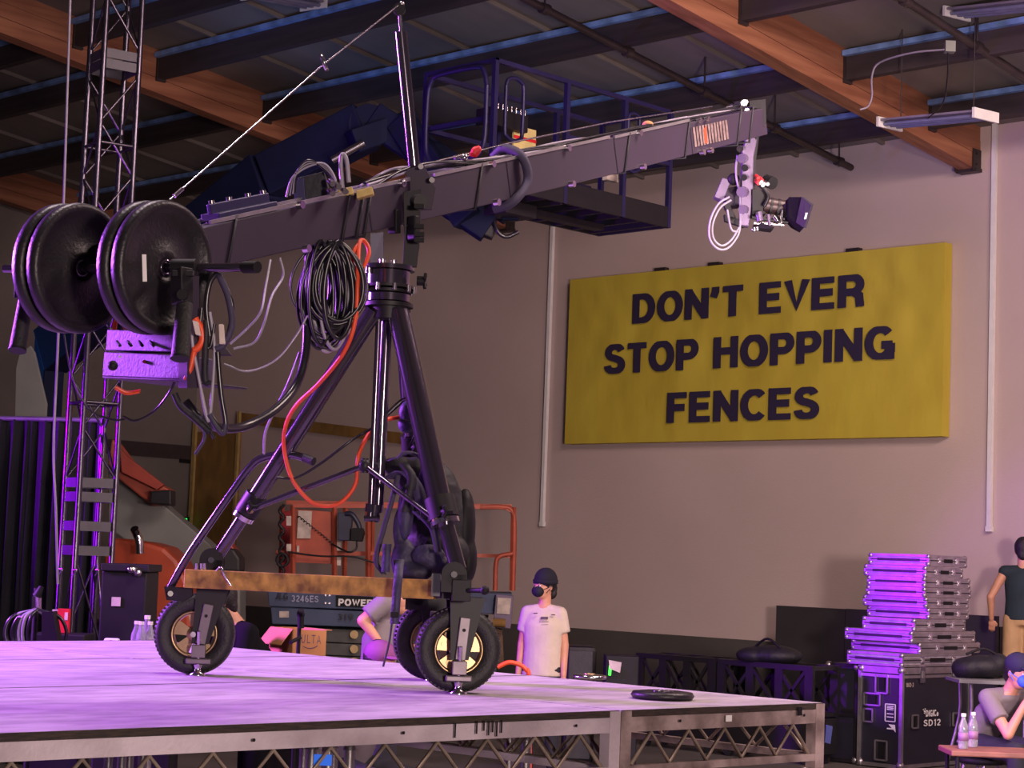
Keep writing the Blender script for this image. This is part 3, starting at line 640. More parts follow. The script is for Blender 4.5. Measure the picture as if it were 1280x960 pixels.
for x0_,lab in((420,'pale wooden wedge on top of the arm'),(445,'pale wooden wedge with red top beside the mast')):
    t=quadbox([(x0_,238),(x0_+20,233),(x0_+22,242),(x0_+1,248)],7.72,.05,mat('wedge_wood',(206,180,110),.7,0,.15,20),'wooden_wedge',None); tag(t,lab,'wedge','wedges on the crane arm')
# red knot and clamp on arm top
t=thing('line_clamp',P(588,197,8.5),'small silver line clamp with a red rag tied on the arm right of the mast','clamp')
g=G(); g.ell(P(594,190,8.55),(.022,.018,.026)); g.ell(P(598,187,8.55),(.014,.016,.02)); g.ell(P(590,193,8.55),(.016,.012,.012)); g.build('red_rag',red,t,remesh=.006)
g=G(); g.cyl(P(568,197,8.45),P(585,193,8.5),.010,n=8); g.ell(P(580,197,8.48),(.018,)*3); g.build('clamp_body',chrome,t)
# cables lying on top of arm
def cable(name,pts,r,mt,lab,cat='cable',group=None,k=6,par=None,n=6):
    g=G(); g.tube([P(*p) for p in pts],r,n,k)
    return g.build(name,mt,par) if par else g.build(name,mt,label=lab,cat=cat,group=group)
t=thing('arm_cable_run',ap(600)+aup*.1,'loose bundle of cables laid along the top of the arm right of the mast','cables')
for k in range(6):
    pts=[]
    for i,px in enumerate((462,500,540,600,660,720,790,860,925)):
        c=ap(px)+aup*(.10+.012*math.sin(i*1.7+k)+(.03 if px in(500,540) else 0))+asid*(-.03+.014*k+.012*math.sin(i*2.3+k*2)); pts.append(c)
    g=G(); g.tube(pts,.006,6,5); g.build('cable',cabk if k%3 else cabw,t)
g=G(); c=ap(813)+aup*.11; g.ell(c,(.03,.03,.02)); g.build('tape_wad',cardb,t)
# gear bundle at the arm tip
t=thing('tip_hardware',P(940,140,11),'cluster of connectors and clamps on top of the arm tip','hardware')
for k in range(12):
    x=905+random.random()*50; y=148-(x-905)*.28+random.random()*10-6; g=G(); g.cyl(P(x,y,11),P(x+random.uniform(-7,7),y-6,10.95),.016+random.random()*.012,n=8); g.build('connector',random.choice([chrome,armm,black]),t)
g=G(); g.prism([P(937,126,10.95),P(957,124,10.95),P(958,152,10.95),P(945,175,10.95),P(936,160,10.95)],f0*.05); g.build('end_plate',blackm,t)
g=G(); g.prism([P(945,150,11.1),P(957,152,11.1),P(957,166,11.1),P(944,166,11.1)],f0*.04); g.build('side_lug',blackm,t)
# ================================================================== REMOTE HEAD + CAMERA
rh=thing('remote_head',P(932,170,11),'purple-lit pan and tilt head hanging from the arm tip','camera head')
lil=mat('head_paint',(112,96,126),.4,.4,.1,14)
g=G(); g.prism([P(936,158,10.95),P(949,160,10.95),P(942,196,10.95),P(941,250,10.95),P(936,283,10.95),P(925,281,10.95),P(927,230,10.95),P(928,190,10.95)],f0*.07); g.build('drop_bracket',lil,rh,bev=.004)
g=G(); g.prism([P(942,165,10.98),P(950,162,10.98),P(945,200,10.98),P(943,262,10.98),P(939,262,10.98)],f0*.08); g.build('bracket_side',blackm,rh)
for x,y,r in((928,186,.02),(930,198,.026),(934,210,.02),(930,240,.03),(933,222,.018),(931,262,.024)):
    g=G(); g.cyl(P(x,y,10.95),P(x-3,y,10.86),r,n=12); g.build('motor_cap',chrome if r<.021 else lil,rh)
quadbox([(903,222),(914,225),(904,251),(893,246)],10.95,.08,lil,'battery_pack',rh); quadbox([(906,236),(922,232),(926,256),(908,258)],10.98,.12,armm,'power_unit',rh)
g=G(); g.ell(P(917,224,10.95),(.035,.035,.035)); g.build('rear_knob',black,rh)
g=G(); g.prism([P(905,256,10.97),P(912,254,10.97),P(920,272,10.97),P(914,276,10.97)],f0*.04); g.prism([P(905,268,10.97),P(932,276,10.97),P(930,284,10.97),P(906,276,10.97)],f0*.04); g.build('cradle',blackm,rh)
for pts in([(912,246),(898,255),(888,275),(887,297),(896,310),(908,311),(919,300),(925,283),(925,240)],[(914,250),(900,260),(891,280),(892,298),(902,307),(914,300),(924,284)],[(922,194),(920,210),(921,225),(925,240)],[(909,262),(914,286),(922,290)]):
    g=G(); g.tube([P(*p,10.9) for p in pts],.0065,6,5); g.build('loop_cable',cabw,rh)
kc=thing('cinema_camera',P(960,270,11),'dark cinema camera with lens and square matte box hanging under the head','camera')
quadbox([(940,236),(958,238),(957,268),(940,268)],10.93,.14,blackm,'camera_body',kc)
g=G(); g.cyl(P(955,256,10.95),P(992,262,10.95),.045,n=20); lb=g.build('lens_barrel',mat('lens_brown',(62,44,46),.4,.3),kc)
for x in(962,971,980): g=G(); g.cyl(P(x,257+(x-955)*.16,10.95),P(x+3,257.6+(x-955)*.16,10.95),.052,n=20); g.build('focus_ring',blackm,lb)
g=G(); g.prism([P(986,246,10.8),P(1003,246,10.72),P(1014,256,10.68),P(1005,285,10.7),P(994,279,10.78),P(986,270,10.8)],f0*.16); mbx=g.build('matte_box',mat('matte_black',(20,19,20),.9,spec=.1),kc,bev=.004)
g=G(); g.prism([P(1002,246,10.71),P(1014,256,10.67),P(1005,285,10.69),P(995,278,10.76)],r0*.012-f0*.004); g.build('matte_shade',mat('shade_dark',(30,28,30),.8),mbx)
g=G(); g.prism([P(1007,266,10.64),P(1009,266,10.64),P(1007,274,10.64),P(1005,274,10.64)],r0*.003); g.build('white_mark',white,mbx)
for p,q,r,mt2 in(((940,272),(985,278),.010,blackm),((942,279),(980,281),.010,chrome),((960,268),(962,285),.012,lil),((978,262),(976,284),.010,chrome),((948,265),(950,276),.02,lil),((982,255),(985,270),.016,blackm),((968,270),(972,276),.02,chrome)):
    g=G(); g.cyl(P(*p,10.9),P(*q,10.9),r,n=10); g.build('rod_fitting',mt2,kc)
g=G(); g.prism([P(942,284,10.9),P(966,287,10.86),P(968,284,10.86),P(945,276,10.9)],f0*.1); g.build('bottom_plate',black,kc)
for x,y in((942,287),(946,286)): g=G(); g.ell(P(x,y,10.86),(.014,)*3); g.build('plate_screw',chrome,kc)
g=G(); g.cyl(P(958,226,11),P(966,229,10.95),.036,.036,n=18); g.build('viewfinder',black,kc)
for k in range(9): x=944+random.random()*16; y=219+random.random()*10; g=G(); g.cyl(P(x,y,10.9),P(x+3,y+3,10.86),.011,n=8); g.build('red_connector' if k%2 else 'connector',red if k%2 else chrome,kc)
g=G(); g.tube([P(945,228,10.9),P(955,236,10.9),P(960,246,10.9),P(955,258,10.9)],.012,8,4); g.build('video_cable',cabk,kc)
# ================================================================== CABLES ON CRANE
t=thing('cable_coil',P(410,320,7.7),'big bundle of black cable loops hanging under the arm left of the turret','cables')
for k in range(32):
    cx=409+random.uniform(-11,13); wv=random.uniform(12,40)*(1 if k%2 else .8); top=304+random.uniform(-4,8); botm=random.uniform(395,442); d=7.55+random.uniform(0,.14)
    sk=random.uniform(-4,8)
    pts=[(cx+wv*math.sin(2*math.pi*q/18)*(1 if q!=0 else 1)*(.55+.45*math.sin(math.pi*min(q,18-q)/9*.75))+sk*(q/18),(top+botm)/2-(botm-top)/2*math.cos(2*math.pi*q/18),d+.03*math.sin(q/3)) for q in range(19)]
    g=G(); g.tube([P(*p) for p in pts],random.choice((.006,.007,.009)),6,5); g.build('loop',cabk if k%5 else cabw,t)
cable('extension_cord',[(452,300,7.7),(441,318,7.65),(441,345,7.65),(448,345,7.65),(461,318,7.7),(456,302,7.72),(449,305,7.68),(447,350,7.6),(444,400,7.6),(430,440,7.62),(400,478,7.7),(372,505,7.8),(358,530,7.9),(355,560,8),(366,600,8),(392,629,8),(422,630,8),(444,606,8),(448,570,8),(462,542,8.1),(480,526,8.1),(503,521,8.2)],.009,cabo,'orange extension cord looped from the arm down past the left leg','cord',k=8)
cable('heavy_hose',[(232,502,6.9),(247,520,6.9),(270,534,7),(302,534,7.2),(340,515,7.35),(368,485,7.5),(381,448,7.55),(384,400,7.6),(386,310,7.7)],.017,cabk,'thick black hose sagging from the rear handles to the arm','hose',n=10)
cable('thin_cable',[(153,520,6.8),(170,526,6.8),(195,512,6.8),(215,485,6.75),(225,455,6.7)],.005,cabk,'thin black cable curving under the purple control box','cable','loose cables')
cable('thin_cable',[(280,455,6.9),(310,464,6.9),(345,450,7.2),(370,420,7.4),(384,395,7.5)],.004,cabw,'thin pale cable swooping from the rear handle to the cable bundle','cable','loose cables')
cable('thin_cable',[(288,430,6.9),(310,410,6.9),(326,390,6.9),(332,360,7.0),(338,325,7.1)],.0045,cabw,'left one of two pale wavy wires hanging under the arm','wire','loose cables')
cable('thin_cable',[(292,436,6.9),(318,428,6.9),(330,405,6.9),(340,370,7.0),(354,345,7.1),(350,322,7.1)],.0045,cabw,'right one of two pale wavy wires hanging under the arm','wire','loose cables')
cable('thin_cable',[(346,597,8.0),(370,597,8),(400,580,8),(440,550,8),(468,533,8.1),(500,505,8.2),(510,497,8.2)],.006,cabk,'black cable strung from the left leg across to the rear leg','cable','loose cables')
cable('thin_cable',[(330,567,7.9),(332,540,7.8),(345,510,7.7),(360,480,7.6),(375,440,7.6)],.006,cabw,'pale cable hanging down from the bundle to a small plug','cable','loose cables')
t=thing('hanging_cables',P(265,360,6.6),'tangle of black and orange cables hanging beside the right rear handle','cables')
for pts,r,mt2 in(([(272,340),(262,355),(258,385),(262,420)],.010,cabk),([(273,342),(285,370),(290,405),(280,430),(270,436)],.012,strapm),([(276,345),(290,380),(286,415),(276,432)],.008,cabk),([(242,400),(240,425),(248,470),(258,520),(262,522),(266,480),(268,430),(262,390)],.006,cabw),([(252,385),(250,420),(262,435),(268,405)],.007,cabk),([(272,440),(276,490),(282,530),(277,538),(262,518)],.010,cabk),([(262,518),(272,535),(279,541),(282,530)],.011,strapm),([(218,492),(226,508),(240,520),(262,540)],.012,bagd),([(244,398),(251,410),(253,425),(248,434),(242,438)],.013,cabo),([(243,438),(238,460),(232,475)],.010,cabo),([(250,520),(256,545),(248,562),(244,568)],.006,strapm),([(240,515),(258,530),(268,548)],.006,bagd),([(258,400),(256,470),(262,480)],.012,bagd)):
    g=G(); g.tube([P(*p,6.6) for p in pts],r,7,6); g.build('orange_cable' if mt2 is cabo else 'cable',mt2,t)
quadbox([(273,405),(279,405),(281,430),(274,430)],6.55,.02,signpaper,'paper_tag',t); quadbox([(240,400),(247,402),(251,420),(244,418)],6.55,.02,signpaper,'paper_tag',t)
quadbox([(260,430),(280,432),(290,444),(270,444)],6.6,.03,armm,'bracket',t)
# cloth / wires tied on rear leg
t=thing('tied_rag',P(510,520,8.15),'dark rag and twine tied around the rear leg','rag')
g=G(); g.ell(P(510,515,8.15),(.04,.04,.05)); g.ell(P(508,530,8.15),(.035,.04,.04)); g.build('rag',bagm,t,remesh=.008)
for pts in([(480,520),(495,505),(505,498),(512,500)],[(504,525),(515,527),(522,523)],[(520,535),(516,550),(510,560)]): g=G(); g.tube([P(*p,8.05) for p in pts],.004,5,4); g.build('twine',cabk,t)
# ================================================================== BACKPACK
bk=thing('backpack',P(545,722,8.0),'black and purple nylon backpack hung between the dolly legs resting on the beam','backpack')
def blob(spec,mt2,nm,vox=.012,par=bk):
    g=G()
    for x,y,d,a,b,c in spec: g.ell(P(x,y,d),(a,b,c),(r0,f0,Z))
    return g.build(nm,mt2,par,remesh=vox)
blob([(540,640,8.08,.13,.10,.22),(545,690,8.05,.15,.11,.10),(520,600,8.1,.09,.08,.10),(500,585,8.1,.07,.06,.05),(560,660,8.1,.11,.10,.18)],bagd,'main_compartment')
blob([(580,660,8.1,.05,.08,.17),(585,700,8.08,.04,.07,.10)],black,'side_pocket')
blob([(505,700,7.93,.055,.05,.09),(520,715,7.9,.07,.05,.04),(500,660,7.95,.03,.04,.09)],bagm,'padded_base',.009)
blob([(535,695,7.9,.075,.035,.05),(550,708,7.9,.09,.03,.035)],bagm,'front_pocket',.009)
blob([(507,640,7.93,.035,.03,.12),(530,610,7.92,.03,.02,.10)],bagm,'shoulder_pad',.009)
for pts,wv,mt2 in(([(486,598,7.95),(505,590,7.9),(522,610,7.88),(530,650,7.87)],.05,strapm),([(498,592,7.93),(490,625,7.9),(480,660,7.9),(470,700,7.9),(480,718,7.9)],.022,strapm),([(500,700,7.85),(497,730,7.75),(493,780,7.72)],.035,bagm),([(505,640,7.88),(515,600,7.88),(505,580,7.9)],.04,bagd),([(520,640,7.85),(540,660,7.8),(548,690,7.8)],.03,strapm),([(492,760,7.72),(487,800,7.72),(479,833,7.68)],.008,strapm),([(484,680,7.85),(482,715,7.85)],.035,bagm)):
    g=G(); g.ribbon([P(*p) for p in pts],r0*wv,.004); g.build('strap',mt2,bk)
quadbox([(492,700),(500,700),(500,706),(492,706)],7.84,.015,black,'buckle',bk); quadbox([(488,765),(498,765),(498,772),(488,772)],7.7,.015,black,'buckle',bk)
quadbox([(526,632),(540,634),(538,650),(524,648)],7.82,.04,strapm,'buckle',bk)
g=G(); g.tube([P(497,573,7.9),P(506,566,7.9),P(520,568,7.92),P(530,577,7.95)],.008,6,5); g.build('haul_loop',strapm,bk)
# ================================================================== THINGS ON THE STAGE
t=thing('round_plate',PL(828,878,2,DZ),'dark rounded metal plate lying on the stage near the front right corner','plate')
c=PL(828,874,2,DZ); g=G(); g.lathe(c,Z,[(.10,.0),(.122,.004),(.130,.016),(.122,.03),(.085,.034),(.04,.028)],40); g.build('plate_body',blackpl,t); g=G(); g.lathe(c,Z,[(.02,.028),(.045,.028),(.045,.036),(.02,.036)],20,True); g.build('hub_ring',satin,t)
t=thing('round_plate',PL(737,850,2,DZ),'small shiny metal plate lying on the stage behind the dark one','plate')
c=PL(737,849,2,DZ); g=G(); g.lathe(c,Z,[(.07,.0),(.079,.003),(.08,.014),(.075,.02),(.03,.021)],30); g.build('plate_body',chrome,t); g=G(); g.lathe(c,Z,[(.012,.021),(.026,.021),(.026,.027),(.012,.027)],20,True); g.build('hub_ring',gold,t)
# ================================================================== LIGHTING TOWER
th_=R_(33.6); e1=r0*math.cos(th_)+f0*math.sin(th_); e2=-r0*math.sin(th_)+f0*math.cos(th_); TB=P(88,800,15); TB.z=0; sp=.30
tw=thing('truss_tower',TB,'tall square aluminium truss tower rising beside the black drape at the left','truss tower')
trm=mat('truss_tube',(88,82,94),.25,.9,.05,9)
cs=[TB,TB+e1*sp,TB+e1*sp+e2*sp,TB+e2*sp]; Zt=6.9
zy=lambda y:P(88+59*(800-y)/800,y,15).z
for c in cs: g=G(); g.cyl(c,c+Z*Zt,.024,n=12); g.build('post',trm,tw)
rz=[zy(165),zy(500),zy(-110)]; pz=[zy(48),zy(62),zy(602),zy(620),zy(657),zy(688)]
for i in range(4):
    a,b=cs[i],cs[(i+1)%4]
    for z in rz: g=G(); g.cyl(a+Z*z,b+Z*z,.014,n=8); g.build('rung',trm,tw)
    for z in pz: g=G(); g.beam(a+Z*z,b+Z*z,.012,.075); g.build('junction_plate',mat('plate_paint',(74,70,80),.5,.1),tw)
    stops=[0,.45,.9,pz[5]-.05]; mid=[pz[2]+.03]+[pz[2]+.03+(pz[1]-pz[2]-.1)*k/8 for k in range(1,9)]; up=[pz[0]+.05+k*.42 for k in range(3)]
    for zz in (stops,mid,up):
        for j in range(len(zz)-1):
            p,q=(a,b) if (j+i)%2 else (b,a); g=G(); g.cyl(p+Z*zz[j],q+Z*zz[j+1],.009,n=6); g.build('lacing_rod',trm,tw)
g=G(); g.box(TB+(e1+e2)*sp/2+Z*.01,(.6,.6,.02),(e1,e2,Z)); g.build('base_plate',blackm,tw)
for c in cs: g=G(); g.tube([c+Z*(pz[5]-.15)-f0*.03,c+Z*(pz[5]-.15)-f0*.05+r0*.03,c+Z*(pz[5]-.20)-f0*.05],.006,5,3); g.build('safety_pin',chrome,tw)
g=G(); g.tube([P(88,-10,14.7),P(80,240,14.7),P(72,440,14.7),P(67,560,14.7),P(70,640,14.7),P(72,730,14.7)],.010,6,5); g.build('signal_cable',cabw,label='thin purple-lit cable hanging vertically just left of the truss tower',cat='cable')
cable('signal_cable',[(80,418,14.6),(90,470,14.6),(110,510,14.6),(140,524,14.6),(156,524,14.6)],.008,cabk,'black cable slung from the tower behind the weights to its right post')
# ================================================================== DRAPE
DD=16.3; a=P(-40,519,DD); b=P(128,530,DD); dn=hdir(-40,519,DD,128,530,DD); L=(b-a).length; zt=a.z-.02
t=thing('pipe_and_drape',(a.x,a.y,0),'tall black pleated drape behind the truss tower at the left edge','drape')
g=G(); n=110; vs=[]
for i in range(n+1):
    for j in range(7):
        k=i/n; z=zt*(1-j/6); off=.05*math.sin(k*58)+.025*math.sin(k*131+j*.3)
        p=a+dn*(L*k); vs.append(V((p.x,p.y,0))+dn.cross(Z)*(off*(1 if j else .3))+Z*z)
m_=7
g.add(vs,[(i*m_+j,(i+1)*m_+j,(i+1)*m_+j+1,i*m_+j+1) for i in range(n) for j in range(m_-1)],True); g.build('fabric',cloth,t)
g=G(); g.cyl(V((a.x,a.y,zt)),V((b.x,b.y,zt+.02)),.022,n=10); g.build('top_pipe',alu,t)
g=G(); g.mm((b.x-.02,b.y-.02,0),(b.x+.02,b.y+.02,zt+.03)); g.build('upright',alu,t)
# grey leaning panel above drape, on the navy lift
t=thing('leaning_panel',P(38,520,19),'pale grey slanted panel standing up behind the black drape','panel')
g=G(); g.prism([P(18,540,17.6),P(20,460,17.6),P(24,444,17.6),P(38,432,17.6),P(43,440,17.6),P(58,505,17.6),P(56,540,17.6)],f0*.05); g.build('sheet',greyp,t,bev=.004)
g=G(); g.beam(P(30,540,17.7),V((P(30,540,17.7).x,P(30,540,17.7).y,0)),.05,.05); g.beam(P(50,540,17.7),V((P(50,540,17.7).x,P(50,540,17.7).y,0)),.05,.05); g.build('stand',blackm,t)
# ================================================================== NAVY BOOM LIFT WITH BASKET
bl=thing('boom_lift',V((P(60,440,19).x,P(60,440,19).y,0)),'dark navy articulated boom lift holding a purple-railed work basket high behind the crane arm','boom lift')
def bsec(a,b,w1,h,nm,mt2=navy,par=bl):
    g=G(); g.beam(a,b,w1,h); return g.build(nm,mt2,par,bev=.015)
Q0,Q1,Q2,Q3=P(62,440,20),P(335,222,18.3),P(458,158,18.0),P(628,262,17.6)
base=V((P(62,440,20).x,P(62,440,20).y,0))
bsec(Q0,Q1,.30,.48,'lower_boom'); bsec(Q1,Q2,.28,.42,'upper_boom'); bsec(P(466,148,18),P(640,262,17.8),.22,.30,'fly_boom')
bsec(P(440,178,17.8),P(520,150,18.1),.18,.22,'link_arm'); bsec(P(500,150,17.9),P(585,275,17.5),.16,.26,'link_arm')
g=G(); c=P(462,158,18); g.cyl(c-f0*.10,c+f0*.12,.19,n=24); g.build('elbow_joint',navy,bl,bev=.01)
g=G(); g.cyl(P(415,200,17.7),P(455,178,17.7),.035,n=10); g.build('hydraulic_rod',chrome,bl)
g=G(); g.mm((base.x-.12,base.y-.12,1.0),(base.x+.12,base.y+.12,P(62,420,20).z)); g.build('turret_post',navy,bl,bev=.02)
g=G(); g.mm((base.x-1.1,base.y-.9,.35),(base.x+1.1,base.y+.9,1.0)); g.build('chassis',navy,bl,bev=.03)
for i in(-1,1):
    for j in(-1,1): g=G(); c=V((base.x+.8*i,base.y+.9*j,.42)); g.lathe(c,V((0,1,0)),[(.2,-.14),(.42,-.13),(.42,.13),(.2,.14)],24); g.build('tyre',rubber,bl)
# basket
bc=P(838,285,18.5); X1=bc.x; Yn=bc.y; Zb=bc.z; X0=X1-2.44; Yf_=Yn+.91
g=G(); e=.05
g.mm((X0,Yn,Zb),(X1,Yn+.03,Zb+.20)); g.mm((X0,Yf_-.03,Zb),(X1,Yf_,Zb+.14)); g.mm((X0,Yn,Zb),(X0+.03,Yf_,Zb+.14)); g.mm((X1-.03,Yn,Zb),(X1,Yf_,Zb+.14)); bk_=g.build('toe_board',blackm,bl,bev=.004)
g=G(); g.mm((X0+.02,Yn+.02,Zb+.06),(X1-.02,Yf_-.02,Zb+.08)); g.build('floor_tray',blackm,bl)
for i in range(9): X=X0+.15+i*.265; g=G(); g.mm((X,Yn+.02,Zb),(X+.04,Yf_-.02,Zb+.055)); g.build('floor_rib',blackm,bl)
g=G(); g.mm((X0+.6,Yn+.4,Zb-.06),(X1-.5,Yn+.52,Zb+.0)); g.mm((X0+.5,Yn+.3,Zb-.12),(X0+.9,Yn+.6,Zb)); g.build('support_beam',blackm,bl,bev=.006)
rh_=1.12; def_=[]
for x in(X0+.02,X0+.95,X0+1.75,X1-.02):
    for y in(Yn+.02,Yf_-.02):
        g=G(); g.beam((x,y,Zb),(x,y,Zb+rh_),.045,.045,V((1,0,0))); g.build('rail_post',indigo,bl)
for z in(rh_,rh_*.55):
    for y in(Yn+.02,Yf_-.02):
        if z<1 and y<Yn+.5: xa=X0+.95
        else: xa=X0
        g=G(); g.beam((xa,y,Zb+z),(X1,y,Zb+z),.04,.04); g.build('guard_rail',indigo,bl)
    for x in(X0+.02,X1-.02): g=G(); g.beam((x,Yn,Zb+z),(x,Yf_,Zb+z),.04,.04); g.build('guard_rail',indigo,bl)
# rounded swing gate at the near left end
def rr(a,b,c,d,r):  # rounded loop in plane y=const from x a..b, z c..d
    return [(a,d-r),(a,c+r),(a+r*.3,c+r*.3),(a+r,c),(b-r,c),(b-r*.3,c+r*.3),(b,c+r),(b,d-r),(b-r*.3,d-r*.3),(b-r,d),(a+r,d),(a+r*.3,d-r*.3),(a,d-r)]
g=G(); g.tube([V((X0-.02,Yn+.08+u*.75,Zb+v)) for u,v in [(p[0],p[1]) for p in rr(0,1,.28,1.08,.18)]],.022,8,3); g.build('gate_loop',indigo,bl)
g=G(); g.tube([V((X0+.14+p[0],Yn,Zb+p[1])) for p in rr(0,.22,.45,1.0,.08)],.018,8,3); g.build('grab_loop',indigo,bl)
g=G(); g.tube([V((X0+1.78+p[0],Yn,Zb+p[1])) for p in rr(0,.16,.45,1.0,.06)],.018,8,3); g.build('grab_loop',indigo,bl)
g=G(); g.box((X0+.9,Yf_-.12,Zb+.85),(.5,.2,.16)); g.build('control_panel',blackm,bl,bev=.01)
for i in range(8): g=G(); g.cyl((X0+.7+i*.06,Yf_-.2,Zb+.93),(X0+.7+i*.06,Yf_-.2,Zb+.98),.012,n=6); g.build('control_lever',chrome,bl)
bsec(P(640,262,17.8),V((X0+.7,Yn+.45,Zb-.05)),.16,.2,'basket_mount'); 
g=G(); g.tube([P(617,255,17.6),P(620,285,17.5),P(632,296,17.5),P(648,290,17.5)],.02,8,5); g.build('hose',cabk,bl)
bsec(P(560,250,17.6),P(612,285,17.6),.2,.28,'jib_end')
bsec(P(600,285,17.6),P(618,292,17.6),.15,.12,'jib_pin',blackm)
g=G(); q=P(655,178,18.2); g.box(q,(.30,.02,.28),(V((1,0,0)),V((0,1,0)),Z)); pn=g.build('notice_board',mat('notice_yellow',(216,196,130),.7,0,.08,8),bl)
g=G(); g.box(q-V((0,.012,-.03)),(.30,.006,.03)); g.build('red_band',red,pn)
q=P(763,220,18.4); g=G(); g.box(q,(.16,.06,.10)); g.build('junction_box',signpaper,bl)
g=G(); g.mm((X1-.62,Yf_-.1,Zb+.1),(X1-.25,Yf_-.05,Zb+.45)); g.build('side_panel',indigo,bl)
# ================================================================== ORANGE BOOM LIFT (left, low)
ol=thing('boom_lift',V((P(195,740,21).x,P(195,740,21).y,0)),'orange boom lift with grey folded boom and exhaust pipe behind the truss tower at left','boom lift')
def pb(pxs,d,dep,mt2,nm,par,bev=.01): g=G(); g.prism([P(x,y,d) for x,y in pxs],f0*dep); return g.build(nm,mt2,par,bev=bev)
pb([(130,800),(130,690),(138,672),(185,678),(205,684),(222,700),(238,735),(240,800)],20.6,.9,orange2,'engine_hood',ol,.05)
pb([(135,556),(150,585),(262,680),(300,735),(300,790),(262,770),(190,700),(135,660)],21.8,.5,greyp,'grey_boom',ol,.02)
pb([(140,548),(172,590),(212,612),(212,630),(190,632),(150,600),(135,580)],21.5,.4,orange,'orange_boom',ol,.02)
pb([(150,560),(158,570),(205,606),(196,612),(152,590)],21.3,.1,mat('orange_dark',(150,58,42),.6),'boom_inset',ol,.005)
pb([(188,614),(214,612),(214,632),(186,630)],21.2,.3,blackm,'boom_head',ol,.02)
g=G(); g.tube([P(175,692,20.4),P(174,676,20.4),P(171,668,20.4),P(168,661,20.35)],.045,12,5); g.build('exhaust_pipe',chrome,ol)
c=V((P(195,740,21.2).x,P(195,740,21.2).y,.0)); g=G(); g.box(c+Z*.65,(1.8,1.4,.7),(r0,f0,Z)); g.build('chassis',blackm,ol,bev=.03)
for i in(-1,1):
    for j in(-1,1): cc=c+r0*.8*i+f0*.75*j+Z*.42; g=G(); g.lathe(cc,f0,[(.2,-.14),(.42,-.13),(.42,.13),(.2,.14)],24); g.build('tyre',rubber,ol)
pb([(268,690),(272,684),(292,686),(300,698),(300,716),(268,714)],20.5,.4,mat('dark_engine',(30,24,28),.6),'counterweight',ol,.03)
pb([(272,676),(283,673),(297,690),(272,690)],20.8,.3,mat('orange_dark'  ,(150,58,42)),'tail_cover',ol,.02)
# ================================================================== SCISSOR LIFT
D=23.0
sl=thing('scissor_lift',V((P(480,800,D).x,P(480,800,D).y,0)),'scissor lift with orange guard rails and slate blue deck standing behind the dolly','scissor lift')
def rail(a,b,wd=.045,d2=None,nm='guard_rail',dd=0,mt2=orange):
    g=G(); g.beam(P(*a,D+dd),P(*b,D+dd),wd,wd); return g.build(nm,mt2,sl)
NR,FR=-.0,1.1
rail((366,632),(632,634)); rail((358,628),(640,633),dd=FR,wd=.05); rail((345,690),(480,692),dd=.3); rail((345,691),(640,695),dd=FR)
for x in(366,418,460,): rail((x,632),(x,738),nm='rail_post')
for x in(351,430,464,): rail((x+2,632),(x,738),nm='rail_post',dd=FR)
rail((642,634),(640,738),nm='rail_post'); rail((632,634),(642,640))
g=G(); g.tube([P(600,634,D),P(630,634,D),P(640,639,D),P(643,660,D),P(641,738,D)],.03,8,4); g.build('rounded_corner_rail',orange,sl)
g=G(); g.tube([P(619,738,D-.1),P(620,705,D-.1),P(624,696,D-.1),P(634,693,D-.1),P(641,692,D-.1)],.028,8,4); g.build('entry_loop',orange,sl)
pb([(370,636),(416,640),(416,705),(369,703)],D+.05,.03,orange,'infill_panel',sl,.004)
pb([(352,640),(364,638),(364,730),(351,730)],D+.9,.03,mat('rail_panel_red',(180,50,60),.6),'side_panel',sl,.004)  # plain red panel at the left end of the rails
pb([(373,638),(390,639),(388,673),(371,673)],D-.0,.02,signpaper,'instruction_sheet',sl,.001)
for x,y,w_,h_ in((358,645,6,12),(358,680,6,9),(371,682,3,8),(421,678,5,10),(421,695,5,12)): pb([(x,y),(x+w_,y),(x+w_,y+h_),(x,y+h_)],D-.02,.01,signpaper,'label_sheet',sl,.001)
g=G(); g.tube([P(372+ i*.9+1.6*math.cos(i*1.6),645+i*.72+1.6*math.sin(i*1.6),D-.1) for i in range(50)],.007,5); g.build('coiled_lead',cabk,sl)
g=G(); g.tube([P(352+3*math.cos(i*.9),630+i*2.4,D-.05) for i in range(38)],.02,5); g.build('chain',blackm,sl)
g=G(); g.tube([P(352+7*math.cos(i*.4)+ (i%3),700+8*math.sin(i*.4),D-.1) for i in range(48)],.012,5); g.build('chain_pile',blackm,sl)
pb([(422,641),(433,640),(440,650),(437,676),(422,676)],D-.2,.2,mat('control_navy',(40,42,66),.5),'control_box',sl); pb([(438,660),(453,660),(455,666),(452,677),(438,676)],D-.25,.2,black,'joystick_box',sl)
g=G(); g.tube([P(432,642,D-.2),P(440,643,D-.22),P(448,655,D-.22),P(450,664,D-.22)],.03,8,4); g.build('carry_handle',mat('control_navy',(40,42,66)),sl)
g=G(); g.tube([P(446,676,D-.2),P(445,686,D-.2),P(435,690,D-.2),P(415,680,D-.1)],.012,6,5); g.build('lead',cabk,sl); g=G(); g.tube([P(360,690,D-.1),P(400,695,D-.1),P(440,696,D-.1),P(470,704,D-.1)],.012,6,5); g.build('lead',cabk,sl)
dk=pb([(334,735),(640,742),(640,766),(620,768),(336,758)],D-.15,1.3,slate,'upper_deck',sl,.01)
pb([(338,758),(610,772),(608,790),(340,780)],D-.1,1.2,slate,'lower_deck',sl,.01)
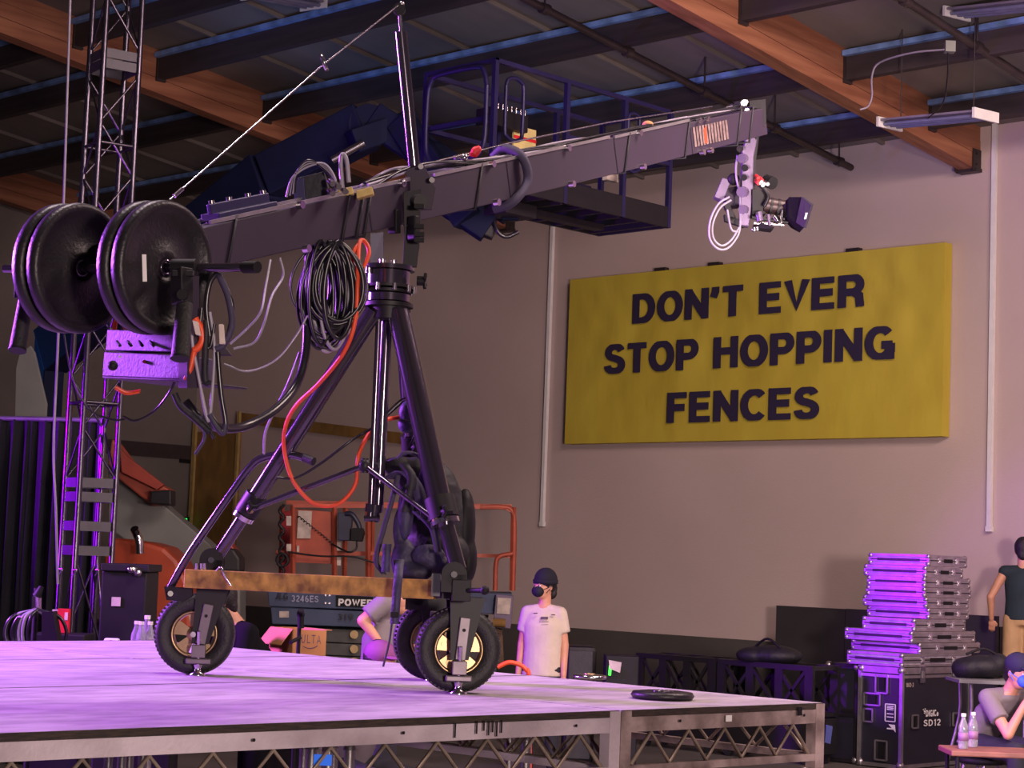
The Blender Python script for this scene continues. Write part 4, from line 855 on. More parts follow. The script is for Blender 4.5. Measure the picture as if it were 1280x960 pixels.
for txt,x,y,h_,xs_,mt2,wd_ in(('JLG',345,749,8,.85,mat('sign_dark',(24,24,44)),.24),('3246ES',364,752,8,.95,mat('sign_pale',(160,160,190)),.17),('POWER',422,756,8.5,1.15,white,.24),('319 667',422,775,8,1.3,mat('sign_dark',(24,24,44)),.2)):
    a=P(x,y,D-.19 if y<765 else D-.14); hh=h_*D/F; xd=(P(x+50,y+50*.028,D)-P(x,y,D)).normalized()
    if txt=='POWER': pb([(420,744),(466,746),(466,760),(420,758)],D-.17,.015,black,'name_plate',sl,.001); a=P(x+1,757,D-.20)
    textgeo(txt,a,xd,Z,hh,wd_,.14,xs_,th=.004).build('lettering',mt2,dk)
for x,y in((407,744),(412,744),(407,754),(412,754)): g=G(); g.cyl(P(x,y,D-.16),P(x,y,D-.18),.012,n=6); g.build('rivet',alu,sl)
pb([(349,764),(361,764),(361,772),(349,772)],D-.12,.01,signpaper,'label_sheet',sl,.001)
for k,(y0_,y1_) in enumerate(((783,800),(801,816),(817,834))):
    pb([(350-4*k,y0_),(620,y0_+12),(620,y1_+12),(350-4*k,y1_)],D+.05,1.0,mat('lift_grey',(84,84,82),.6),'scissor_arm',sl,.008)
    c=P(443,y0_+10,D+.02); g=G(); g.cyl(c,c-f0*.05,.05,n=14); g.build('pivot_pin',gold,sl)
c=V((P(480,800,D+.6).x,P(480,800,D+.6).y,0)); g=G(); g.box(c+Z*.28,(2.7,1.1,.36),(r0,f0,Z)); g.build('chassis',slate,sl,bev=.03)
for i in(-1,1):
    for j in(-1,1): cc=c+r0*1.0*i+f0*.5*j+Z*.2; g=G(); g.lathe(cc,f0,[(.1,-.08),(.2,-.08),(.2,.08),(.1,.08)],20); g.build('wheel',rubber,sl)
pb([(620,743),(642,745),(640,772),(638,786),(616,784)],D-.3,.25,mat('post_lilac',(120,104,130),.6),'ladder_box',sl,.01); pb([(622,747),(639,748),(637,768),(621,767)],D-.32,.02,signpaper,'instruction_sheet',sl,.001)
g=G(); g.cyl(P(616,778,D-.4),P(632,779,D-.4),.05,n=12); g.build('roller',tan,sl)
pb([(616,785),(628,787),(630,830),(612,830)],D-.1,.3,mat('post_brown',(110,84,66),.7),'rear_post',sl)
# orange hose behind right wheel
cable('orange_hose',[(622,834,11),(636,828,11),(650,831,11),(658,838,11),(661,850,11),(662,960,11),(662,1060,11)],.013,cabo,'thick orange hose arching behind the right dolly wheel','hose',n=10)
# ================================================================== PEOPLE
def loft(g,rings,ax,n=16):
    vs=[]
    for c,a,b in rings: vs+=[V(c)+ax[0]*a*math.cos(t)+ax[1]*b*math.sin(t) for t in [2*math.pi*j/n for j in range(n)]]
    m=len(rings); g.add(vs,[(i*n+j,i*n+(j+1)%n,(i+1)*n+(j+1)%n,(i+1)*n+j) for i in range(m-1) for j in range(n)]+[tuple(range(n))[::-1],tuple(range((m-1)*n,m*n))],True)
def person(label,org,face,J,look=0,shirt=tee,pants=denim,hat=None,mask=None,hair=True,sleeve=.62,shorts=False,group=None,shoes=black,hatmat=None,gloves=None):
    face=V(face); face.z=0; face.normalize(); left=Z.cross(face)
    org=V(org); W=lambda p:org+face*p[0]+left*p[1]+Z*p[2]; AX=(face,left,Z)
    D_=dict(pl=(0,0,.96),ch=(0,0,1.28),nk=(0,0,1.46),hd=(.02,0,1.62),shL=(0,.175,1.40),shR=(0,-.175,1.40),elL=(-.02,.235,1.13),elR=(-.02,-.235,1.13),wrL=(.04,.25,.88),wrR=(.04,-.25,.88),hpL=(0,.09,.92),hpR=(0,-.09,.92),knL=(.02,.1,.5),knR=(.02,-.1,.5),anL=(-.02,.11,.09),anR=(-.02,-.11,.09)); D_.update(J)
    w={k:W(v) for k,v in D_.items()}
    t=thing('person',org,label,'person',group)
    fd=(face*math.cos(look)+left*math.sin(look)); fl=Z.cross(fd); nkd=(w['hd']-w['nk']).normalized()
    fu=(Z*.8+nkd*.4).normalized(); fd=(fd-fu*fd.dot(fu)).normalized(); fl=fu.cross(fd); FX=(fd,fl,fu); h=w['hd']
    g=G(); g.ell(h+fu*.01,(.095,.075,.115),FX,18,12); g.ell(h-fu*.06+fd*.02,(.065,.055,.06),FX); g.cap(w['nk']-nkd*.04,h-fu*.05-fd*.015,.055,.052)
    g.ell(h+fd*.098-fu*.02,(.018,.013,.026),FX,8,6); g.ell(h+fd*.085-fu*.065,(.016,.026,.012),FX,8,6); 
    for s in(-1,1): g.ell(h+fl*s*.077-fd*.005-fu*.01,(.018,.010,.03),FX,8,6); g.ell(h+fd*.085+fl*s*.03+fu*.018,(.012,.022,.008),FX,8,6)
    tp=(w['ch']-w['pl'])
    loft(g,[(w['pl']-tp*.1,.10,.14),(w['pl'],.11,.15),(w['pl'].lerp(w['ch'],.5),.10,.14),(w['ch'],.11,.165),(w['ch'].lerp(w['nk'],.6),.085,.14),(w['nk'],.05,.06)],AX)
    for s in'LR':
        sh,el,wr=w['sh'+s],w['el'+s],w['wr'+s]; g.cap(w['ch'].lerp(w['nk'],.7),sh,.06,.052); g.cap(sh,el,.05,.038); g.cap(el,wr,.04,.026)
        d=(wr-el).normalized(); sd=d.cross(face); sd=sd.normalized() if sd.length>.1 else left; nrm=sd.cross(d)
        g.ell(wr+d*.05,(.045,.036,.017),(d,sd,nrm),12,8)
        for k in range(4):
            b=wr+d*.085+sd*(.028-.0185*k); l=(.032,.038,.035,.027)[k]; mid=b+d*l+nrm*.004; g.cap(b,mid,.0088,.0082,8); g.cap(mid,mid+(d*.8+nrm*.55).normalized()*l*.9,.0082,.007,8)
        b=wr+d*.03+sd*.032; g.cap(b,b+(d+sd*.7).normalized()*.035,.0105,.0095,8); g.cap(b+(d+sd*.7).normalized()*.035,b+(d+sd*.7).normalized()*.035+(d+nrm*.3).normalized()*.028,.0095,.008,8)
        hp,kn,an=w['hp'+s],w['kn'+s],w['an'+s]; g.cap(w['pl'],hp,.09,.085); g.cap(hp,kn,.08,.052); g.cap(kn,an,.052,.036)
    g.build('body',skin,t,remesh=.0075)
    if shirt:
        g=G(); loft(g,[(w['pl']-tp*.14,.128,.18),(w['pl']-tp*.02,.124,.175),(w['pl'].lerp(w['ch'],.5),.118,.165),(w['ch'],.125,.18),(w['ch'].lerp(w['nk'],.55),.10,.16),(w['nk']-nkd*.02,.058,.07)],AX,20)
        for s in'LR':
            sh,el=w['sh'+s],w['el'+s]; g.cap(w['ch'].lerp(w['nk'],.72),sh,.066,.066)
            if sleeve>0:
                q=sh.lerp(el,sleeve); g.cyl(sh,q,.066,.068,16); g.ell(sh,(.066,)*3)
        g.build('shirt',shirt,t,remesh=.012)
    g=G(); loft(g,[(w['pl']+tp*.05,.115,.155),(w['pl']-tp*.1,.125,.165),(w['pl']-tp*.3,.11,.15)],AX)
    for s in'LR':
        hp,kn,an=w['hp'+s],w['kn'+s],w['an'+s]; g.cap(w['pl'],hp,.10,.10)
        if shorts: g.cyl(hp,kn.lerp(hp,.08),.098,.092,16)
        else: g.cap(hp,kn,.093,.07); g.cap(kn,an,.07,.055)
    g.build('shorts' if shorts else 'trousers',pants,t,remesh=.013)
    for s in'LR':
        a=w['an'+s]; g=G(); fz=V((a.x,a.y,a.z-.06)); g.ell(fz+face*.06,(.135,.048,.045),AX); g.box(fz+face*.05-Z*.025,(.25,.085,.02),AX); g.build('shoe',shoes,t,remesh=.012)
    for s in(-1,1): g=G(); g.ell(h+fd*.082+fl*s*.03+fu*.005,(.010,.014,.010),FX,10,6); e=g.build('eye',white,t); g=G(); g.ell(h+fd*.090+fl*s*.03+fu*.005,(.004,.006,.006),FX,8,5); g.build('iris',black,e)
    if hair:
        g=G(); g.ell(h+fu*.03-fd*.018,(.098,.088,.112),FX,16,10); g.ell(h-fd*.065-fu*.035,(.04,.062,.07),FX)
        if hair=='long': g.ell(h-fd*.07-fu*.06,(.045,.075,.06),FX); g.ell(h-fd*.085-fu*.02,(.04,.06,.06),FX)
        g.build('hair',hairm,t,remesh=.009)
    if mask:
        g=G(); g.ell(h+fd*.075-fu*.045,(.05,.062,.052),FX,14,9); g.build('mask',mask,t)
        for s in(-1,1): g=G(); g.tube([h+fd*.07+fl*s*.058-fu*.03,h+fd*.03+fl*s*.078-fu*.012,h-fd*.008+fl*s*.085-fu*.0,h+fd*.04+fl*s*.075-fu*.055],.003,5,3); g.build('ear_loop',mask,t)
    if hat=='beanie':
        g=G(); g.ell(h+fu*.055-fd*.012,(.108,.097,.105),FX,18,10); g.ell(h+fu*.13-fd*.02,(.05,.045,.03),FX); b=g.build('beanie',hatmat,t,remesh=.009)
        g=G(); g.lathe(h+fu*.035-fd*.010,fu,[(.098,-.018),(.108,-.016),(.11,.018),(.1,.022)],24,True); g.build('beanie_cuff',hatmat,b)
    if hat=='cap':
        g=G(); g.ell(h+fu*.055-fd*.005,(.108,.093,.085),FX,18,10); b=g.build('cap',hatmat,t)
        g=G(); g.ell(h+fu*.045+fd*.12,(.075,.075,.010),FX,16,6); g.build('brim',hatmat,b)
    return t,h,FX
# man in white T-shirt
q=P(682,712,16.8); o=V((q.x,q.y,0)); face=(-f0*.95-r0*.2)
t,h,FX=person('man in a white T-shirt, dark beanie and black mask standing beyond the stage',o,face,dict(shL=(0,.14,1.385),shR=(0,-.14,1.385),pl=(0,0,.90),elL=(-.02,.185,1.12),elR=(-.03,-.19,1.12),wrL=(.06,.20,.86),wrR=(.02,-.205,.86),hpL=(0,.08,.9),hpR=(0,-.08,.9)),look=R_(-38),hat='beanie',hatmat=mat('beanie_navy',(14,13,32),.9,0,.1,20),mask=maskb,hair='long')
ch=o+(-f0)*.0
def chestpatch(x,y,w_,h_,mt2,nm,d=16.63): pb([(x,y),(x+w_,y),(x+w_,y+h_),(x,y+h_)],d,.012,mt2,nm,t,.0)
chestpatch(676,771,9,3,mat('print_dark',(90,70,90),.8),'shirt_print'); chestpatch(667,766,5,1.2,mat('print_dark',(90,70,90)),'shirt_print'); chestpatch(689,768,5,1.2,mat('print_dark',(90,70,90)),'shirt_print'); chestpatch(675,776,11,1,mat('print_grey',(176,160,160),.8),'shirt_print'); chestpatch(677,780,8,.9,mat('print_grey',(176,160,160)),'shirt_print')
# man in dark teal tank, back turned, on a low platform near the wall
q=P(1279,668,19.6); PZ_=.50
o=V((q.x,q.y,PZ_)); person('man in dark sleeveless shirt and khaki shorts, back turned, at the right edge',o,f0*1+r0*.25,dict(wrL=(.05,.30,.92),elL=(-.04,.31,1.14)),shirt=teal,pants=khaki,shorts=True,sleeve=0,hair=True,shoes=white)
g=G(); g.box((q.x,q.y,PZ_/2),(.8,.7,PZ_-.01),(r0,f0,Z)); g.build('low_platform',blackm,label='low black platform by the wall under the man with his back turned',cat='platform',bev=.01)
# seated man
q=P(1273,840,13.8); fc=(r0*.5-f0*.87); o=V((q.x,q.y,0))-fc*.2; o.z=0
person('seated man in grey T-shirt, dark cap and blue mask at the right edge',o,fc,dict(pl=(-.18,0,.66),ch=(0,0,.90),nk=(.12,0,1.03),hd=(.2,0,q.z),shL=(.06,.16,.98),shR=(.06,-.16,.98),elL=(.28,.17,.74),elR=(.28,-.17,.74),wrL=(.33,.05,.96),wrR=(.33,-.06,.96),hpL=(-.12,.1,.63),hpR=(-.12,-.1,.63),knL=(.34,.14,.62),knR=(.34,-.14,.62),anL=(.32,.14,.09),anR=(.32,-.14,.09)),shirt=teeg,hat='cap',hatmat=mat('cap_navy',(30,26,60),.85),mask=maskbl)
t=thing('stool',o,'black stool under the seated man at the right edge','stool')
s_=o-fc.normalized()*.16; g=G(); g.lathe(s_+Z*.49,Z,[(.16,0),(.18,.01),(.18,.04),(.15,.05)],24); g.build('seat',black,t)
for i in range(4): a=i*1.57+.7; v=V((math.cos(a),math.sin(a),0)); g=G(); g.cyl(s_+v*.12+Z*.49,s_+v*.19,.014,n=8); g.build('leg',alu,t)
# person in black leaning behind left wheel
q=P(284,727,11.9); o=V((q.x+r0.x*.22,q.y+r0.y*.22,0))
person('person in black clothes bending forward behind the left dolly wheel',o,-r0*1-f0*.3,dict(pl=(-.08,0,.92),ch=(.05,0,1.22),nk=(.16,0,1.39),hd=(.26,0,1.52),shL=(.1,.17,1.33),shR=(.1,-.17,1.33),elL=(.14,.24,1.40-.32),elR=(.12,-.22,1.1),wrL=(.06,.22,.86),wrR=(.2,-.2,.9)),shirt=mat('black_tee',(20,19,24),.95,spec=.1),pants=mat('black_tee',(20,19,24)),sleeve=.9)
# crew member in grey tee bending near the scissor lift
q=P(505,746,13.0); o=V((q.x,q.y,0))-r0*.28
person('crew member in a grey T-shirt stooping beside the rear dolly wheel',o,r0-f0*.15,dict(pl=(.12,0,q.z-.56),ch=(.14,0,q.z-.28),nk=(.19,0,q.z-.10),hd=(.28,0,q.z),shL=(.12,.17,q.z-.10),shR=(.19,-.17,q.z-.04),elL=(.2,.22,q.z-.36),elR=(.06,-.22,q.z-.16),wrL=(.34,.12,q.z-.34),wrR=(.16,-.2,q.z-.28),hpL=(.12,.1,q.z-.6),hpR=(.12,-.1,q.z-.6),knL=(.2,.1,.45),knR=(.2,-.1,.45)),shirt=teeg,sleeve=.75)
# crouching person; the magenta light is put into the cap colour
q=P(462,823,11.9); o=V((q.x,q.y,0)); 
person('crouching person whose magenta-lit cap shows just above the stage edge',o,-f0*.5+r0*.7,dict(pl=(-.15,0,.55),ch=(.0,0,.86),nk=(.04,0,1.03),hd=(.08,0,q.z-.02),shL=(.02,.17,.97),shR=(.02,-.17,.97),elL=(.16,.24,.74),elR=(.16,-.24,.74),wrL=(.2,.05,.98),wrR=(.2,-.05,.98),hpL=(-.1,.1,.52),hpR=(-.1,-.1,.52),knL=(.25,.16,.48),knR=(.25,-.16,.48),anL=(-.05,.15,.09),anR=(-.05,-.15,.09)),shirt=teeg,hat='cap',hatmat=mat('cap_magenta_lit',(140,70,135),.8))
# ================================================================== CASES
def fcase(x0,x1,y0,y1,z0,z1,lab,flat=True,group=None,nm='flight_case',lam=None,edge=None,seam=.5,latches=2):
    lam=lam or (caseg if flat else caselam); edge=edge or alu
    t=thing(nm,((x0+x1)/2,(y0+y1)/2,z0),lab,'flight case',group); e=.012; zs=z0+(z1-z0)*seam
    g=G(); g.mm((x0+.006,y0+.006,z0+.004),(x1-.006,y1-.006,z1-.004)); g.build('panel_body',lam,t)
    ew=.022 if flat else .034
    g=G()
    for x in(x0,x1):
        for y in(y0,y1): g.box((x+(e if x==x0 else -e)*.5,y+(e if y==y0 else -e)*.5,(z0+z1)/2),(ew,ew,z1-z0))
    for z in(z0,z1):
        dz=ew/2 if z==z0 else -ew/2
        for y in(y0,y1): g.box(((x0+x1)/2,y,z+dz),(x1-x0,.014,ew))
        for x in(x0,x1): g.box((x,(y0+y1)/2,z+dz),(.014,y1-y0,ew))
    g.build('edge_profile',edge,t)
    g=G()
    for dz in(-.012,.012) if flat else (-.02,.02):
        for y in(y0,y1): g.box(((x0+x1)/2,y,zs+dz),(x1-x0,.012,ew*.8))
        for x in(x0,x1): g.box((x,(y0+y1)/2,zs+dz),(.012,y1-y0,ew*.8))
    g.build('lid_profile',edge,t)
    if flat:
        g=G(); g.mm((x0+.02,y0-.008,zs-.006),(x1-.02,y0+.01,zs+.006)); g.mm((x0-.008,y0+.02,zs-.005),(x0+.01,y1-.02,zs+.005)); g.build('lid_seam',caselam,t)
        g=G(); g.mm((x0+.03,y0-.001,z0-.001),(x1-.03,y0+.02,z0+.006)); g.build('base_gasket',caselam,t)
    cr=.026 if flat else .04
    for x in(x0,x1):
        for y in(y0,y1):
            for z in(z0,z1): g=G(); g.ell((x+(cr*.4 if x==x0 else -cr*.4),y+(cr*.4 if y==y0 else -cr*.4),z+(cr*.7 if z==z0 else -cr*.7)),(cr,cr,cr),n=8,m=6); g.build('corner_ball',alu,t)
    for k in ((.28,.74) if latches==2 else ()):
        x=x0+(x1-x0)*k; hh=min(.09,(z1-z0)*.6) if flat else .16
        g=G(); g.box((x,y0-.006,zs),(.05 if flat else .085,.014,hh)); l_=g.build('latch',chrome,t,bev=.003)
        g=G(); g.box((x,y0-.016,zs),(.03,.012,hh*.4)); g.build('latch_knob',alu,l_)
    if flat:
        xm=(x0+x1)/2; g=G(); g.box((xm,y0-.004,zs-.0),(.22*(x1-x0),.012,min(.04,(z1-z0)*.35))); g.build('handle',black,t)
        ym=(y0+y1)/2; g=G(); g.box((x0-.004,ym,zs),(.01,(y1-y0)*.72,min(.026,(z1-z0)*.25))); g.build('recess_strip',caselam,t)
    return t
YF=10.13
def pxcase(l,c,r,yt,yb,lab,flat=True,group='flat flight cases stacked on the tall case',**k):
    p=PL(c,yt,1,YF); q=PL(c,yb,1,YF); x1=PL(r,yt,1,YF).x; y1=PL(l,yt,0,p.x).y
    return fcase(p.x,x1,YF,y1,q.z,p.z,lab,flat,group,**k)
rows=[(1087,1161,1208,693.5,707.5,'topmost small flight case of the purple-lit stack'),(1081,1157,1203,708,721.5,'second flight case from the top of the stack, two bright latches'),
(1085,1156,1212,722,734,'third case from the top of the stack with a bright left face'),(1084,1156,1213,734.5,746.5,'fourth case from the top of the stack'),
(1080,1158,1210,747,760,'fifth case from the top of the stack with dark handle'),(1085,1161,1210,760.5,773.5,'sixth case from the top of the stack jutting right'),
(1079,1143,1206,774,789,'seventh case from the top of the stack, set back left'),(1057,1140,1218,789.5,803.5,'wide eighth case from the top of the stack jutting out left'),
(1065,1150,1224,804,817,'ninth case from the top, the widest on the right of the stack'),(1060,1128,1213,817.5,834,'shallow case lying directly on the tall black case')]
for l,c,r,yt,yb,lab in rows: pxcase(l,c,r,yt,yb,lab)
p=PL(1128,835,1,YF); x1=PL(1213,835,1,YF).x; y1=PL(1075,835,0,p.x).y
MC=fcase(p.x,x1,YF,y1,.012,p.z,'tall black flight case with aluminium edges and white console lettering under the stack',False,None,seam=.93)
def pF(x,y): return PL(x,y,1,YF-.008)
def pS(x,y): return PL(x,y,0,p.x-.008)
a=pF(1154,896); textgeo('DiGiCo'.upper().replace('DIGICO','DIGICo'),a+V((.04,0,0)),V((1,0,0)),Z,.062,.22,.1,.98,th=.004).build('lettering',white,MC)
g=G(); q=pF(1154,893)
for dx,dz in((0,.045),(.016,.03),(.03,.05),(.03,.03),(.02,.012),(.042,.02)): g.box(q+V((dx-.004,-.004,dz)),(.012,.005,.012))
g.build('logo_mark',white,MC)
a=pF(1154,908); textgeo('SD12',a,V((1,0,0)),Z,.062,.17,.13,1.75,th=.004).build('lettering',white,MC)
a=pF(1132,859); textgeo('10/2-3',a,V((1,0,0)),Z,.04,.2,.13,.9,th=.004).build('lettering',signpaper,MC)
def dish(c,dx,dy,hh,ww):
    g=G(); n=dx.cross(Z).normalized()
    for s in(-1,1): g.box(c+dx*s*ww/2,(.014,hh,.014),(dx,Z,n)); g.box(c+Z*s*hh/2,(ww,.014,.014),(dx,Z,n))
    d_=g.build('recessed_dish',alu,MC); g=G(); g.box(c,(ww*.45,.012,hh*.7) ,(dx,n,Z)); g.build('butterfly_latch',black,d_)
for x,y in((1144,902),(1195,899)): dish(pF(x,y),V((1,0,0)),1,.12,.10)
for x,y,hh,ww in((1102,855,.17,.13),(1090,874,.11,.18),(1085,894,.12,.10),(1101,938,.18,.13)): dish(pS(x,y),V((0,1,0)),1,hh,ww)
g=G(); c=pS(1113,891); 
for s in(-1,1): g.box(c+V((-.003,s*.055,0)),(.006,.008,.16)); g.box(c+V((-.003,0,s*.08)),(.006,.11,.008))
for dz in(.03,.045,.06,-.01,-.04): g.box(c+V((-.003,.0,dz)),(.006,.07,.008))
g.build('stencil_mark',white,MC)
g=G(); c=pS(1114,911); g.box(c+V((-.003,0,0)),(.006,.09,.012)); g.prism([c+V((-.003,.03,.04)),c+V((-.003,-.04,.04)),c+V((-.003,-.05,-.03))],V((.004,0,0))); g.build('stencil_arrow',white,MC)
# black case and panel behind the stack
fcase(p.x+.05,p.x+.65,y1+.06,y1+.42,.012,p.z,'plain black flight case behind the right stage corner left of the stack',False,None,lam=caselam,edge=blackm,latches=0)
a=PL(970,757,0,18.2); b=PL(1246,770,0,18.2)
t=thing('wall_flat',(18.3,(a.y+b.y)/2,0),'wide flat black scenery panel standing against the wall behind the stack','panel')
ym=(a.y+b.y)/2
for i in range(3):
    ya=a.y+(b.y-a.y)*i/3; yb2=a.y+(b.y-a.y)*(i+1)/3; g=G(); g.mm((18.2,yb2+.005,0),(18.26,ya-.005,a.z+(b.z-a.z)*(i+.5)/3)); g.build('panel',mat('flat_black',(46,42,46),.7,0,.1,3),t)
g=G(); g.mm((18.27,b.y,.0),(18.33,b.y+.06,a.z-.1)); g.mm((18.27,a.y-.06,.0),(18.33,a.y,a.z-.1)); g.mm((18.27,b.y,.5),(18.33,a.y,.56)); g.build('back_frame',blackm,t)
# black bags on the right behind the stack
t=thing('equipment_bag',P(1232,845,16.3),'soft black equipment bag heaped on the folding table behind the stack','bag')
zt2=CZ-(847-722)*16/F
g=G(); c=P(1228,830,16.1); c.z=zt2+.09; g.ell(c,(.22,.18,.10),(r0,f0,Z)); g.ell(c+r0*.12+Z*.03,(.11,.14,.09),(r0,f0,Z)); g.ell(c-r0*.12-Z*.02,(.14,.16,.10),(r0,f0,Z)); g.build('bag_body',bagd,t,remesh=.02)
g=G(); g.tube([c-r0*.15+Z*.1-f0*.05,c+Z*.15-f0*.05,c+r0*.15+Z*.08-f0*.05],.012,6,5); g.build('handle',black,t)
t=thing('folding_table',P(1235,850,16),'folding table with silver legs behind the seated man','table')
c=P(1240,850,16); c.z=zt2; g=G(); g.box(c-Z*.02,(.66,.5,.03),(r0,f0,Z)); g.build('table_top',greyp,t,bev=.004)
for s in(-1,1):
    for u in(-1,1): q=c+r0*(s*.22)+f0*u*.2-Z*.03; q2=q-r0*(.1 if s<0 else 0); q2.z=0; g=G(); g.tube([q,q-Z*.3,q2+Z*.25,q2],.014,8,3); g.build('leg',alu,t)
# low table with bottles
t=thing('low_table',P(1230,935,12.3),'low wooden-topped table at the lower right corner carrying water bottles','table')
TZ=.75; c=P(1232,934,12.3); c.z=TZ
g=G(); g.box(c-Z*.02+r0*.05,(.62,.38,.036),(r0,f0,Z)); g.build('table_top',tablem,t,bev=.008)
for s in(-1,1):
    for u in(-1,1): q=c+r0*(.05+s*.26)+f0*u*.14-Z*.038; g=G(); g.cyl(q,V((q.x,q.y,0)),.014,n=8); g.build('leg',black,t)
def bottle(c,lab,sc=1,col=None):
    t=thing('water_bottle',c,lab,'bottle','clear water bottles'); g=G(); g.lathe(c,Z,[(.028*sc,0),(.032*sc,.01*sc),(.032*sc,.12*sc),(.03*sc,.14*sc),(.014*sc,.185*sc),(.014*sc,.2*sc)],18); g.build('bottle_body',clear,t)
    g=G(); g.cyl(c+Z*.2*sc,c+Z*.22*sc,.016*sc,n=12); g.build('cap',white,t); g=G(); g.lathe(c+Z*.05*sc,Z,[(.0325*sc,0),(.0335*sc,0),(.0335*sc,.05*sc),(.0325*sc,.05*sc)],18,True); g.build('label_band',mat('bottle_label',(150,110,150),.6),t)
q=P(1204,930,12.25); bottle(V((q.x,q.y,TZ)),'clear water bottle on the low table, left of the darker one')
q=P(1216,929,12.4); bottle(V((q.x,q.y,TZ)),'darker water bottle on the low table beside the seated man\'s back')
q=P(1233,950,13.0); fcase(q.x-.2,q.x+.25,q.y-.2,q.y+.2,.012,.52,'small black road case under the low table at lower right',False,None,lam=caselam,latches=0)
# truss sections lying behind the stage
def lying(x,y0,y1,z0,h,lab):
    t=thing('truss_section',(x,(y0+y1)/2,z0),lab,'truss','black truss sections behind the stage'); w_=.42
    for a in(0,1):
        for b in(0,1): g=G(); g.beam((x+a*w_,y0,z0+.03+b*(h-.06)),(x+a*w_,y1,z0+.03+b*(h-.06)),.05,.05); g.build('chord',blackm,t)
    n=3; L=(y1-y0)
    for i in range(n+1):
        y=y0+.04+(L-.08)*i/n
        for a in(0,1): g=G(); g.box((x+a*w_,y,z0+h/2),(.045,.09,h-.04)); g.build('end_plate',blackm,t)
        for z in(z0+.03,z0+h-.03): g=G(); g.mm((x,y-.02,z-.02),(x+w_,y+.02,z+.02)); g.build('cross_bar',blackm,t)
    for i in range(n):
        ya=y0+.08+(L-.16)*i/n; yb2=y0+.08+(L-.16)*(i+1)/n
        for a in(0,1):
            g=G(); g.beam((x+a*w_,ya,z0+.05),(x+a*w_,yb2,z0+h-.05),.03,.03); g.build('brace',blackm,t)
            if i%2==0: g=G(); g.beam((x+a*w_,yb2,z0+.05),(x+a*w_,ya,z0+h-.05),.03,.03); g.build('brace',blackm,t)
TXx=15.3
a=PL(797,815,0,TXx); b=PL(897,822,0,TXx); c=PL(1017,829,0,TXx); h=.50; z0=a.z-h
for i in range(2):
    ya,yb2=(b.y+.02,a.y) if i==0 else (c.y,b.y-.02)
    lying(TXx,ya,yb2,z0,h,('black truss section behind the stage, nearer the white-shirted man','black truss section behind the stage carrying the soft black bag')[i])
    t=thing('truss_dolly',(TXx+.2,(ya+yb2)/2,0),('black case under the left truss section','black case under the right truss section')[i],'road case','black cases under the truss'); g=G(); g.mm((TXx,ya,.1),(TXx+.42,yb2,z0-.005)); g.build('box',blackm,t)
    for u in(0,1):
        for v_ in(0,1): g=G(); q=V((TXx+.06+u*.3,ya+.1+v_*(yb2-ya-.2),.05)); g.cyl(q-V((.02,0,0)),q+V((.02,0,0)),.05,n=14); g.build('caster',rubber,t)
q=PL(968,822,0,TXx+.2); t=thing('duffel_bag',V((q.x,q.y,a.z)),'soft black duffel bag slumped on the truss section by the stage corner','bag')
zz=a.z+.0; g=G(); g.ell((q.x,q.y,zz+.06),(.25,.3,.10)); g.ell((q.x-.1,q.y+.15,zz+.05),(.2,.2,.09)); g.build('bag_body',bagd,t,remesh=.02)
g=G(); g.tube([(q.x-.1,q.y+.2,zz+.1),(q.x-.12,q.y,zz+.22),(q.x-.1,q.y-.2,zz+.1)],.012,6,5); g.build('handle',black,t)
# loudspeaker and amplifier box
q0,q1=P(706,806,18),P(745,806,18); c=(q0+q1)/2; t=thing('loudspeaker',V((c.x,c.y,0)),'black loudspeaker cabinet right behind the man in the white T-shirt','speaker')
g=G(); g.box(V((c.x,c.y,q0.z/2)),((q1-q0).length,.4,q0.z),(r0,f0,Z)); g.build('cabinet',blackm,t,bev=.04); g=G(); g.box(V((c.x,c.y,q0.z/2))-f0*.205,((q1-q0).length-.06,.02,q0.z-.08),(r0,f0,Z)); g.build('grille',rubber,t,bev=.01)
q0,q1=P(756,818,17.5),P(797,821,17.5); c=(q0+q1)/2; t=thing('amplifier_rack',V((c.x,c.y,0)),'dark rack box with a green light and a pale sheet, left of the truss sections','rack')
g=G(); g.box(V((c.x,c.y,q0.z/2)),((q1-q0).length,.4,q0.z),(r0,f0,Z)); g.build('box',black,t,bev=.01)
g=G(); g.cyl(P(762,844,17.25),P(763,832,17.25),.012,n=8); g.build('green_light',green,t)
g=G(); g.prism([P(761,825,17.2),P(777,828,17.2),P(775,841,17.2),P(762,836,17.2)],f0*.01); g.build('paper_sheet',signpaper,t)
# cardboard box, mic stand
t=thing('cardboard_box',P(370,800,12.0),'open brown cardboard box with dark printed letters behind the stage','box')
d0=12.0; zt3=P(366,787,d0).z; A0=P(366,788,d0); ex=(P(407,790,d0+.05)-A0); ex.z=0; ey=(P(338,786,d0+.25)-A0); ey.z=0; hB=.42
g=G(); o_=V((A0.x,A0.y,zt3-hB))
for p_,v1 in((o_,ex),(o_+ey,ex)): g.prism([p_,p_+v1,p_+v1+Z*hB,p_+Z*hB],(ey.normalized()*.006))
for p_ in(o_,o_+ex): g.prism([p_,p_+ey,p_+ey+Z*hB,p_+Z*hB],ex.normalized()*.006)
g.prism([o_,o_+ex,o_+ex+ey,o_+ey],Z*.006); g.build('carton',cardb,t)
for p_,v1,fl_ in((o_+Z*hB,ey,-ex*.35),(o_+ex+Z*hB,ey,ex*.2),(o_+ey+Z*hB,ex,ey*.5)): g=G(); g.prism([p_,p_+v1,p_+v1+fl_+Z*(-.10 if fl_.dot(ex)<0 else .0),p_+fl_+Z*(-.10 if fl_.dot(ex)<0 else .0)],Z*.005); g.build('flap',cardb,t)
nB=ex.cross(Z).normalized(); 
